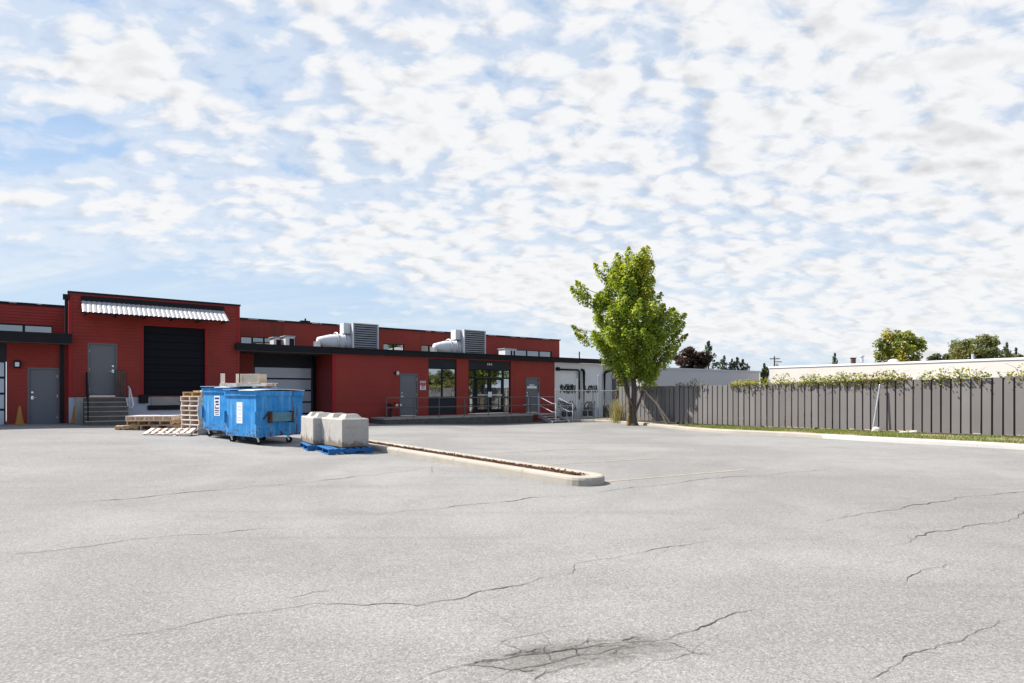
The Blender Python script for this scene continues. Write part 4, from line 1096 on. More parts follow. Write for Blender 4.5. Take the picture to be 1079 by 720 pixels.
def standpipe():
    x = S(412, -.35); t = empty('standpipe', FM @ Vector((x, -.40, PL)), TH, 'dark red standpipe valves against the red wall left of the grey office door', 'standpipe')
    b = MB(); b.tube([(0, 0, 0), (0, 0, .62), (0, .36, .62)], .06, 8); b.tube([(-.12, 0, 0), (-.12, 0, .4), (.1, 0, .4)], .05, 8); b.tube([(.0, -.02, .45), (0, -.16, .45)], .08, 10); b.lathe([(.1, 0), (.12, .03), (.1, .06), (0, .06)], 12, Matrix.Translation((0, 0, .62))); part(b, 'valve', 'brown_paint', t)
    t2 = empty('hose_connection', FM @ Vector((S(419.8, -.35), -.30, PL)), TH, 'small red hose connection with a pale cap beside the grey office door', 'hose connection')
    b = MB(); b.tube([(0, 0, 0), (0, 0, .68), (0, .28, .68)], .045, 8); b.tube([(0, -.02, .60), (-.10, -.15, .60)], .06, 10); b.tube([(0, -.02, .60), (.10, -.15, .60)], .06, 10); part(b, 'pipe', 'red_pipe', t2)
    b = MB(); b.tube([(-.10, -.15, .60), (-.115, -.175, .60)], .07, 10); b.tube([(.10, -.15, .60), (.115, -.175, .60)], .07, 10); part(b, 'cap', 'wood_pale', t2)
standpipe()
def metal_steps():
    x0, x1 = S(567.0, -1.5), S(584.5, -1.5); yf = -1.58
    g = gz(*(FM @ Vector((x1, yf - 1, 0))).xy)
    t = empty('metal_steps', FM @ Vector(((x0 + x1) / 2, yf, g)), TH, 'galvanised metal steps with bent tube handrails at the right end of the platform', 'steps')
    w = x1 - x0; Hh = PL - g; n = 4; L = 1.25
    # the flight drops towards the right-hand end of the platform front
    b = MB(); b.box(-w / 2, w / 2, -.02, 1.5, Hh - .06, Hh - .002); part(b, 'landing', 'galv', t)
    b = MB()
    for i in range(n - 1):
        z = Hh * (n - 1 - i) / n; y = -.1 - L * (i + .5) / n; b.box(-w / 2 + .03, w / 2 - .03, y - .15, y + .15, z - .03, z)
    part(b, 'tread', 'steel', t)
    b = MB()
    for sx in (-1, 1): b.bar((sx * w / 2, .0, Hh - .10), (sx * w / 2, -L, .02), .05, .2)
    part(b, 'stringer', 'steel', t)
    for sx in (-1, 1):
        b = MB(); x = sx * w / 2
        for k in (1.0, .52): b.tube([(x, .05, Hh + k), (x, -.05, Hh + k), (x, -L + .05, .12 + k), (x, -L - .28, .12 + k), (x, -L - .28, -.02 + (0 if k > .9 else .1))], .020, 8)
        b.tube([(x, .02, Hh - .02), (x, .02, Hh + 1.22 if sx < 0 else Hh + 1.0)], .024, 8); part(b, 'handrail', 'rail_steel', t)
    b = MB()
    for k in (.98, .5): b.tube([(-w / 2, 1.45, Hh + k), (w / 2, 1.45, Hh + k)], .018, 8); b.tube([(w / 2, 1.45, Hh + k), (w / 2, .05, Hh + k)], .018, 8)
    for x, y in ((-w / 2 + .4, 1.45), (w / 2, 1.45)): b.tube([(x, y, Hh - .02), (x, y, Hh + .98)], .018, 8)
    part(b, 'landing_rail', 'rail_steel', t)
metal_steps()

# ------------------------------------------------------------------ chain-link enclosure in front of the annex
def chainlink():
    yf = -2.3
    xs = [S(586, yf), S(609, yf), S(631.2, yf), S(651.2, yf)]
    g = min(gz(*(FM @ Vector((x, yf, 0))).xy) for x in xs)
    t = empty('chain_link_fence', FM @ Vector((xs[0], yf, g)), TH, 'galvanised chain-link fence enclosing the front of the white annex', 'fence')
    X = [x - xs[0] for x in xs]; H = 1.85
    for x, h, r in zip(X, (1.9, 2.5, 2.75, 2.5), (.03, .042, .045, .04)):
        b = MB(); b.tube([(x, 0, -.05), (x, 0, h)], r, 8); b.lathe([(r + .01, h), (r + .01, h + .03), (0, h + .06)], 8, Matrix.Translation((x, 0, 0))); part(b, 'post', 'galv', t)
    b = MB(); x = S(625.5, yf + 1.0) - xs[0]; b.tube([(x, 1.0, -.05), (x, 1.0, 2.1), (x - .25, 1.0, 2.1)], .035, 8); part(b, 'gate_post', 'galv', t)
    b = MB(); b.tube([(X[0], 0, H), (X[-1], 0, H)], .022, 6); b.tube([(X[0], 0, .06), (X[-1], 0, .06)], .015, 6); b.tube([(X[-1], 0, H), (X[-1], 2.2, H)], .022, 6)
    b.tube([(X[0], 0, .95), (X[1], 0, .95)], .016, 6)
    part(b, 'rail', 'steel', t)
    b = MB(); sp = .075; x1 = X[-1]; k = -int(H / sp)
    while k * sp < x1:
        for sgn in (1, -1):
            xa = k * sp; a = (xa, .05) if sgn > 0 else (xa, H); c = (xa + H, H) if sgn > 0 else (xa + H, .05)
            # clip to the bay
            t0 = max(0, (0 - a[0]) / H); t1 = min(1, (x1 - a[0]) / H)
            if t1 > t0: b.bar((a[0] + H * t0, .0, a[1] + (c[1] - a[1]) * t0), (a[0] + H * t1, .0, a[1] + (c[1] - a[1]) * t1), .004, .004)
        k += 1
    part(b, 'wire_mesh', 'wire', t)
    # gas regulators and meter pipes inside it
    for px, lab in ((598, 'grey utility meter manifold behind the left bay of the chain-link fence'), (620, 'grey utility meter manifold behind the right bay of the chain-link fence')):
        x = S(px, -.5); g2 = gz(*(FM @ Vector((x, -.5, 0))).xy)
        q = empty('utility_meter', FM @ Vector((x, -.5, g2)), TH, lab, 'utility meter', 'meters behind the chain-link fence')
        b = MB(); b.tube([(-.55, 0, 0), (-.55, 0, 1.05), (.55, 0, 1.05), (.55, 0, 0)], .04, 8); b.tube([(-.55, 0, .6), (.55, 0, .6)], .03, 8); part(b, 'pipe', 'galv', q)
        for i in range(2):
            b = MB(); xx = -.26 + i * .5; b.box(xx - .14, xx + .14, -.12, .12, .22, .56, ch=.04); b.lathe([(0, 0), (.13, .0), (.13, .08), (0, .09)], 12, Matrix.Translation((xx, 0, .70))); part(b, 'meter', 'dark_band', q)
chainlink()

# ------------------------------------------------------------------ traffic cones
def cone(px, py, label, tilt=0):
    p = gnd(px, py); p = FM @ Vector((S(px, -.30), -.30, 0)); p.z = gz(p.x, p.y)
    t = empty('traffic_cone', p, TH + .2, label, 'traffic cone', 'faded cones against the red wall')
    b = MB(); b.box(-.17, .17, -.17, .17, 0, .03, ch=.008); part(b, 'base', 'cone', t)
    b = MB(); b.lathe([(.14, .03), (.125, .06), (.035, .66), (.02, .68), (.0, .68)], 18); part(b, 'body', 'cone', t)
    return t
cone(21.3, 446, 'faded orange cone left of the lower grey door, under the wall light')
cone(79.5, 447, 'faded orange cone between the lower grey door and the dock steps')

# ------------------------------------------------------------------ dumpsters
def dumpster(loc, rz, label, decal):
    t = empty('dumpster', loc, rz, label, 'dumpster', 'blue dumpsters in the lot')
    W, D, z0, z1 = 1.66, 1.56, .24, 1.58        # local: x along the lit end (to the right), y along the shaded side
    # body: a box whose far end slopes in towards the floor
    prof = [(0, z0), (0, z1), (D, z1), (D, .60), (D - .07, z0)]
    vs = [(x, y, z) for x in (0, W) for y, z in prof]; n = len(prof)
    b = MB(); b.add(vs, [tuple(range(n)), tuple(reversed(range(n, 2 * n)))] + [(i, (i + 1) % n, n + (i + 1) % n, n + i) for i in range(n) if i != 1])
    inner = [(y + .03 if y < 1 else y - .03, z + .04 if z < 1 else z) for y, z in prof]
    b.add([(x, y, z) for x in (.03, W - .03) for y, z in inner], [tuple(reversed(range(n))), tuple(range(n, 2 * n))] + [(n + i, n + (i + 1) % n, (i + 1) % n, i) for i in range(n) if i != 1])
    part(b, 'body', 'bin_blue', t)
    b = MB(); e = .035
    b.box(-e, W + e, -e, .0, z1 - .13, z1 + .012); b.box(-e, W + e, D, D + e, z1 - .13, z1 + .012); b.box(-e, -.0, -.0, D, z1 - .13, z1 + .012); b.box(W, W + e, 0, D, z1 - .13, z1 + .012)
    part(b, 'rim', 'bin_blue', t)
    for x in (-.001, W + .001):                    # fork pockets on both long sides
        s = -1 if x < .1 else 1
        b = MB(); b.box(min(x, x + s * .14), max(x, x + s * .14), .42, 1.12, .68, .95, ch=.012); fp = part(b, 'fork_pocket', 'pocket', t)
        b = MB()
        for ya in (.40, 1.12): b.box(min(x, x + s * .16), max(x, x + s * .16), ya - .03, ya + .03, .64, .99)
        b.bar((x + s * .02, .22, .76), (x + s * .02, .40, .97), .04, .03); part(b, 'gusset', 'rust', fp)
    b = MB()
    for x, y in ((-.05, -.01), (W - .02, -.01)): b.box(x, x + .07, y - .05, y + .07, .62, .99)
    part(b, 'corner_plate', 'bin_blue', t)
    # lid in two halves, lying on the rim and a little bowed
    for i in range(2):
        b = MB(); xa, xb_ = (-.04, W / 2 - .01) if i == 0 else (W / 2 + .01, W + .04); vs = []; m = 6
        for k in range(m + 1):
            y = -.08 + (D + .14) * k / m; z = z1 + .02 + .035 * math.sin(math.pi * k / m) + (.03 if i == 0 and k == 0 else 0)
            vs += [(xa, y, z), (xb_, y, z), (xa, y, z + .022), (xb_, y, z + .022)]
        fs = []
        for k in range(m):
            o = 4 * k; fs += [(o, o + 4, o + 5, o + 1), (o + 2, o + 3, o + 7, o + 6), (o, o + 2, o + 6, o + 4), (o + 1, o + 5, o + 7, o + 3)]
        fs += [(0, 1, 3, 2), (4 * m, 4 * m + 2, 4 * m + 3, 4 * m + 1)]
        b.add(vs, fs); part(b, 'lid', 'lid' if i == 1 else 'bin_lid', t)
    for i, (x, y) in enumerate(((.12, .12), (W - .14, .12), (.12, D - .42), (W - .14, D - .42))):
        b = MB(); ang = (.5, 1.1, .2, .8)[i]; c, s = math.cos(ang), math.sin(ang); o = Vector((x, y, 0))
        b.box(x - .07, x + .07, y - .07, y + .07, z0 - .02, z0 - .002)
        for sg in (-1, 1): b.bar(o + Vector((-s * .035 * sg, c * .035 * sg, z0 - .02)), o + Vector((-s * .035 * sg + c * .04, c * .035 * sg + s * .04, .09)), .01, .05)
        cs = part(b, 'caster', 'steel', t)
        b = MB(); w0 = o + Vector((c * .04, s * .04, .095)); ax = Vector((-s, c, 0)) * .026; b.tube([w0 - ax, w0 + ax], .095, 14); part(b, 'wheel', 'rubber', cs)
    b = MB(); b.box(.75, W - .7, .06, .10, .14, .235); part(b, 'skid', 'rust', t)
    # decal on the lit end
    b = MB()
    if decal == 'new':
        b.box(.70, 1.04, -.006, -.001, .70, 1.34); dc = part(b, 'decal', 'decal', t)
        g = MB()
        for zz, hh, xa_, xb_ in ((1.23, .06, .74, 1.0), (1.12, .06, .77, .97), (1.04, .045, .80, .99), (.93, .04, .74, 1.0), (.85, .035, .74, 1.0), (.79, .025, .75, .97), (.735, .02, .77, .99)): g.box(xa_, xb_, -.009, -.0065, zz, zz + hh)
        part(g, 'dark_lettering', 'ink_blue', dc)
        g = MB(); g.bar((.80, -.0085, .93), (.75, -.0085, 1.05), .03, .003, up=(0, 1, 0)); g.bar((.80, -.0085, .93), (.90, -.0085, .935), .003, .03); part(g, 'red_stripe', 'ink_red', dc)
    else:
        b.box(.62, .94, -.006, -.001, .62, 1.26); dc = part(b, 'decal', 'decal_worn', t)
        g = MB()
        for zz, xa_, xb_ in ((1.12, .68, .86), (1.02, .66, .90), (.9, .72, .88), (.78, .66, .90), (.70, .68, .84)): g.box(xa_, xb_, -.008, -.0065, zz, zz + .018)
        part(g, 'faded_lettering', 'faded_ink', dc)
    return t
M['pocket'] = paint('worn_pocket_paint', (0.10, 0.22, 0.28), .6, .2, 5.0, (.13, .06, .035), .55, 5.0)
M['bin_lid'] = paint('blue_grey_lid', (0.22, 0.36, 0.50), .5, .1, 3.0, (.45, .5, .55), .3, 4)
M['faded_ink'] = paint('faded_ink', (0.45, 0.52, 0.60), .6, .1, 4.0)
BX = Vector((.81, -.59, 0)).normalized(); BY = Vector((.59, .81, 0)).normalized(); BRZ = math.atan2(BX.y, BX.x)
pc = gnd(270.3, 469.6); o1 = pc - BX * 1.66; o1.z = pc.z
dumpster(o1, BRZ, 'nearer blue dumpster with worn white decal and timber lying across its lid', 'worn')
o2 = o1 - BX * 1.80 + BY * .22; o2.z = gz(o2.x, o2.y)
dumpster(o2, BRZ, 'blue dumpster with crisp white and dark blue decal, beside the tall pallet stack', 'new')

# ------------------------------------------------------------------ pallets
def pallet(name, m, loc, rz, label, group=None, L=1.2, W=1.0, H=.145, cat='pallet', ns=3):
    """stringers run along x; the open ends face -x and +x; origin at the middle of its base"""
    t = empty(name, loc, rz, label, cat, group); rnd = random.Random(label)
    b = MB(); nb = 7; bw = .095
    for i in range(nb):
        x = -L / 2 + (L - bw) * i / (nb - 1); w = bw + (.03 if i in (0, nb - 1) else 0); dy = rnd.uniform(-.006, .006)
        x = max(-L / 2, min(L / 2 - w, x)); b.box(x, x + w, -W / 2 + dy, W / 2 + dy, H - .02, H)
    part(b, 'top_deck', m, t)
    for y in [-W / 2 + .004 + (W - .046) * i / (ns - 1) for i in range(ns)]:
        b = MB(); z0, z1 = .0195, H - .0205
        b.prism([(-L / 2 + .004, z0), (-L * .30, z0), (-L * .27, z0 + .035), (-L * .12, z0 + .035), (-L * .09, z0), (L * .09, z0), (L * .12, z0 + .035), (L * .27, z0 + .035), (L * .30, z0), (L / 2 - .004, z0), (L / 2 - .004, z1), (-L / 2 + .004, z1)],
                0, .038, Matrix(((1, 0, 0, 0), (0, 0, 1, y), (0, 1, 0, 0), (0, 0, 0, 1))))
        part(b, 'stringer', m, t)
    b = MB()
    for x in (-L / 2, -L * .22, L * .12, L / 2 - .12): b.box(x, x + .10, -W / 2, W / 2, .0, .019)
    part(b, 'bottom_deck', m, t)
    return t
# tall stack of pale pallets left of the dumpsters: open ends towards the sun
SXv = Vector((.86, -.51, 0)).normalized(); SYv = Vector((.51, .86, 0)).normalized()
# stringers run into depth, so the open ends (two gaps between three stringers) face the camera side
pc = gnd(208.8, 458.4); cc = pc - SXv * .5 + SYv * .6
srz = math.atan2(SYv.y, SYv.x)
words = ['bottom', 'second', 'third', 'fourth', 'fifth', 'sixth', 'seventh', 'eighth']
proto = None; rnd = random.Random(8); z = gz(cc.x, cc.y)
for i, wd in enumerate(words):
    lab = ('pale wooden pallet at the bottom of the tall stack beside the dumpsters' if i == 0 else
           'pale wooden pallet, %s from the bottom of the tall stack beside the dumpsters' % wd)
    if proto is None: proto = o = pallet('pallet', 'wood_pale', (0, 0, 0), 0, lab, 'stacked pale pallets', L=1.16, W=1.02, H=.160)
    else: o = copy_tree(proto); o['label'] = lab
    j = rnd.uniform(-.035, .035); o.location = (cc.x + SXv.x * j, cc.y + SXv.y * j + rnd.uniform(-.02, .02), z + .1605 * i); o.rotation_euler.z = srz + rnd.uniform(-.03, .03)
zt_ = z + .1605 * 8
pallet('pallet', 'wood_tan', (cc.x - SXv.x * .02, cc.y + .05, zt_ + .001), srz + .06, 'tan pallet with orange-brown stringers on top of the tall pale stack', L=1.05, W=1.0, H=.15)
# loose boards over the top
t = empty('board_bundle', (cc.x + SXv.x * .16, cc.y + .05, zt_ + .152), srz + 1.5, 'short pale boards laid across the very top of the tall pallet stack', 'boards')
for i, (y, L_) in enumerate(((-.20, .85), (-.06, .95), (.10, .8))):
    b = MB(); b.box(-L_ / 2, L_ / 2, y - .055, y + .055, 0, .055, ch=.003); part(b, 'board', 'wood_pale', t)
b = MB(); b.box(.46, .86, -.17, -.02, -.0, .05); b.box(.50, .84, .02, .16, -.0, .045); part(b, 'board', 'wood_tan', t)

# low heap of pallets in front of the dock
def lowp(px0, px1, py, m, label, H=.15, L=1.3, W=1.1, dz=0.0, rz=None, tilt=None, depth=.5, ns=3):
    a = gnd(px0, py); c = gnd(px1, py); mid = (a + c) / 2
    e = Vector((CT, ST, 0)); loc = mid + Vector((-ST, CT, 0)) * depth; loc.z = gz(loc.x, loc.y) + dz
    o = pallet('pallet', m, loc, TH if rz is None else rz, label, 'heaped pallets in front of the dock', L=L, W=W, H=H, ns=ns)
    if tilt: o.rotation_euler = (tilt[0], tilt[1], o.rotation_euler.z)
    return o
lowp(138, 192, 454.3, 'wood_grey', 'weathered grey-brown pallet at the bottom of the low heap before the dock', L=1.1, W=1.62, depth=.72, rz=TH - .38 + R(90), ns=4, H=.17)
lowp(143, 193, 454.3, 'wood_tan', 'tan pallet lying level on top of the low heap before the dock', L=1.05, W=1.5, dz=.172, depth=.80, rz=TH - .56 + R(90), ns=5, H=.15)
lowp(141, 191, 454.3, 'wood_pale', 'pale-decked pallet topmost in the low heap before the dock', L=1.05, W=1.5, dz=.323, depth=.76, rz=TH - .44 + R(90), H=.17, ns=6)
lowp(156, 206, 459.2, 'wood_pale', 'pallet leaning flat against the front of the low heap, its slats catching the sun', L=1.42, W=.62, dz=.02, depth=.30, rz=TH - .50, tilt=(R(13), 0), H=.12)
lowp(130, 143, 453.6, 'wood_tan', 'short broken tan pallet poking out left of the low heap', L=.7, W=.6, depth=.45, rz=TH - .2, H=.13)

# timber crate frame on the nearer dumpster
def timber():
    u = o1 + BX * .16 + BY * .52; top = gz(o1.x, o1.y) + 1.58 + .02 + .06
    rz = BRZ + .38
    t = empty('timber_frame', (u.x, u.y, top), rz, 'pale timber skid with a slatted end box and one upright, lying on the dumpsters', 'timber frame'); t.scale = (.90, .90, .74)
    b = MB(); b.box(-1.0, .86, -.04, .04, .055, .17, ch=.004); b.box(-.98, .84, .50, .58, .055, .17, ch=.004); part(b, 'skid', 'wood_pale', t)
    b = MB()
    for x in (-.9, -.3, .2, .74): b.box(x, x + .12, -.10, .66, .171, .20)
    for x in (-.62, .36): b.box(x, x + .10, -.06, .62, .0, .054)
    part(b, 'cross_board', 'wood_pale', t)
    b = MB(); b.box(-.93, -.77, -.075, -.041, .10, .60, ch=.003); b.box(-.30, -.20, -.075, -.041, .10, .58, ch=.003); part(b, 'upright', 'wood_pale', t)
    b = MB()
    b.box(-.12, .64, -.06, -.03, .201, .575, ch=.003)
    for x in (-.12, .57): b.box(x, x + .07, -.085, -.061, .201, .58)
    for zz in (.201, .52): b.box(-.05, .57, -.085, -.061, zz, zz + .06)
    b.box(-.12, -.09, -.03, .30, .201, .57); b.box(.61, .64, -.03, .30, .201, .57); b.box(-.12, .64, .301, .33, .201, .57)
    part(b, 'box', 'wood_pinkish', t)
    b = MB(); b.box(-.85, 1.05, .10, .40, .02, .054); part(b, 'sheet', 'wood_dark', t)
M['wood_pinkish'] = paint('raw_pine_board', (0.58, 0.44, 0.33), .75, .12, 4.0, (.45, .30, .2), .3, 6, bump=.2)
timber()

# ------------------------------------------------------------------ cast concrete blocks on blue pallets
def block(loc, rz, label):
    t = empty('concrete_block', loc, rz, label, 'concrete block', 'interlocking concrete blocks on blue pallets')
    b = MB(); b.box(-.375, .375, -.75, .75, 0, .75, ch=.028)
    part(b, 'body', 'concrete_block', t)
    b = MB()
    for yc in (-.40, .36):
        lo = [(-.25, yc - .22, .748), (.25, yc - .22, .748), (.25, yc + .22, .748), (-.25, yc + .22, .748)]; hi = [(-.16, yc - .12, .862), (.16, yc - .12, .862), (.16, yc + .12, .862), (-.16, yc + .12, .862)]
        b.add(lo + hi, [(0, 1, 5, 4), (1, 2, 6, 5), (2, 3, 7, 6), (3, 0, 4, 7), (4, 5, 6, 7), (3, 2, 1, 0)])
    part(b, 'key', 'concrete_block', t)
    return t
E = Vector((CT, ST, 0)); NI = Vector((-ST, CT, 0))
def fr(a): return Vector((math.cos(a), math.sin(a), 0)), Vector((-math.sin(a), math.cos(a), 0))
BE, BN = fr(TH + .06); BE2, BN2 = fr(TH - .10)
pf = gnd(346.5, 479.8); prz = TH - .12
PE = Vector((math.cos(prz), math.sin(prz), 0)); PN = Vector((-PE.y, PE.x, 0))
c1 = pf + PE * .58 + PN * .66; c1.z = gz(c1.x, c1.y)
pallet('blue_pallet', 'pallet_blue', c1, prz, 'blue pallet under the nearer concrete block', 'blue pallets under the concrete blocks', L=1.16, W=1.32, H=.15)
bc = pf + PE * .38 + PN * .10; corner = Vector((bc.x, bc.y, 0)); ctr = corner + BE * .375 + BN * .75; ctr.z = c1.z + .151
block(ctr, TH + .06, 'nearer concrete block with rust-stained foot and grey shaded end, on a blue pallet')
cor2 = Vector(((330.5 - CX) / F * 16.5, 16.5, 0))
pf2 = cor2 - PE * .10 - PN * .08; c2 = pf2 + PE * .55 + PN * .66; c2.z = gz(c2.x, c2.y)
pallet('blue_pallet', 'pallet_blue', c2, prz - .05, 'blue pallet under the farther concrete block, next to the dumpster', 'blue pallets under the concrete blocks', L=1.16, W=1.32, H=.15)
ctr2 = cor2 + BE2 * .375 + BN2 * .75; ctr2.z = c2.z + .151
block(ctr2, TH - .10, 'farther concrete block half shaded by the blue dumpster, on a blue pallet')

# ------------------------------------------------------------------ fences
def vert_fence(name, A, B, H, label, cat='fence', pitch=.285, seed=1, gap=.10, end_post=True, extra=0.0):
    """boards of profiled sheet with dark battens, posts and rails behind; A, B are xy points, the face to the camera side"""
    d = (B - A); L = d.length; d.normalize(); rz = math.atan2(d.y, d.x)
    g0 = vz(A.x, A.y)
    t = empty(name, (A.x, A.y, g0), rz, label, cat)
    def gl(x): p = A + d * x; return vz(p.x, p.y) - g0
    face = -1 if Vector((-d.y, d.x)).dot(-(A + B) / 2) < 0 else 1          # +1: local +y looks to the camera
    rnd = random.Random(seed); b = MB(); n = int(L / pitch); pitch = L / n
    for i in range(n):
        x0, x1 = i * pitch + .006, (i + 1) * pitch - .050; y = face * rnd.uniform(-.006, .006); z0 = gl((x0 + x1) / 2) + gap + rnd.uniform(-.02, .02); z1 = gl((x0 + x1) / 2) + H + extra + rnd.uniform(-.012, .012)
        k = rnd.uniform(-.006, .006)
        ya, yb = sorted((y, y + face * .018))
        b.box(x0, x1, ya, yb, z0, z1, Matrix.Translation((0, 0, 0)) @ Matrix.Rotation(k * .4, 4, 'Y'))
    part(b, 'board', 'fence', t)
    b = MB()
    for i in range(n + 1):
        x = min(L - .03, max(.0, i * pitch - .05)); z0 = gl(x) + gap - .01
        ya, yb = sorted((-face * .012, -face * .03)); b.box(x - .006, x + .062, ya, yb, z0, gl(x) + H - .02)
    part(b, 'batten', 'fence_rail', t)
    b = MB()
    for z in (.32, H - .30):
        ya, yb = sorted((-face * .031, -face * .07))
        m = max(1, int(L / 1.0))
        for k in range(m): b.bar((L * k / m, (ya + yb) / 2, gl(L * k / m) + z), (L * (k + 1) / m, (ya + yb) / 2, gl(L * (k + 1) / m) + z), .038, .09)
    part(b, 'rail', 'fence_rail', t)
    x = .05; m = max(1, int(L / 2.4))
    for k in range(m + 1):
        x = min(L - .05, max(.05, L * k / m)); b = MB(); ya, yb = sorted((-face * .072, -face * .16)); b.box(x - .045, x + .045, ya, yb, gl(x) - .4, gl(x) + H - .05); part(b, 'post', 'fence_rail', t)
    b = MB()
    return t, d, face
FH = 1.93
main_fence, fd, ff = vert_fence('board_fence', FA, FB, FH, 'long grey board fence with dark joints running along the right side of the lot')
FC = FA + Vector((.40, .22)); FD = FC - FDIR * 4.7           # the next length stands a step back
vert_fence('board_fence', FC, FD, FH, 'short grey board fence set a step back behind the maple trunk, half in tree shade', seed=3)

# leaning steel post, rocks
p = gnd(919.2, 461.0); p = Vector((p.x, p.y, vz(p.x, p.y)))
t = empty('leaning_post', p, 0, 'bare galvanised post leaning right in front of the fence', 'post')
b = MB(); q = Vector((.30, .02, 1.74)); b.tube([(0, 0, -.1), q], .032, 8); b.lathe([(.034, 0), (.034, .02), (0, .025)], 8, Matrix.Translation(q)); part(b, 'pole', 'steel', t)
def rock(px, py, sx, sy, sz, label, seed, rz=0.3):
    rnd = np.random.default_rng(seed); bm = bmesh.new(); bmesh.ops.create_icosphere(bm, subdivisions=3, radius=1)
    dirs = rnd.normal(size=(9, 3)); dirs /= np.linalg.norm(dirs, axis=1)[:, None]
    for v in bm.verts:
        c = np.array(v.co); f = 1.0
        for d_ in dirs: f = min(f, .82 / max(.3, float(c @ d_)) if c @ d_ > .82 else f)
        v.co = Vector((c[0] * sx * f, c[1] * sy * f, c[2] * sz * f)) + Vector(rnd.normal(size=3) * .012 * sx)
    me = bpy.data.meshes.new('rock'); bm.to_mesh(me); bm.free(); me.materials.append(M['rock'])
    o = bpy.data.objects.new('rock', me); COL.objects.link(o); u_ = (px - CX) / F; kk = (u_ * FA.y - FA.x) / (FDIR.x - u_ * FDIR.y); g = FA + FDIR * kk; g = g * (1 - .42 / g.length); y = g.y; g = Vector((g.x, y, vz(g.x, y) + sz * .75 + .03)); o.location = g; o.rotation_euler = (0, 0, rz)
    tag(o, label, 'rock', 'rocks at the foot of the fence'); return o
rock(923.8, 457.6, .17, .15, .12, 'pale rounded rock right beside the leaning post', 1)
rock(953.0, 458.4, .16, .08, .05, 'thin pale slab of rock, middle one at the foot of the fence', 2, -.5)
rock(963.5, 459.0, .16, .12, .075, 'broad pale rock, rightmost at the foot of the fence', 3)

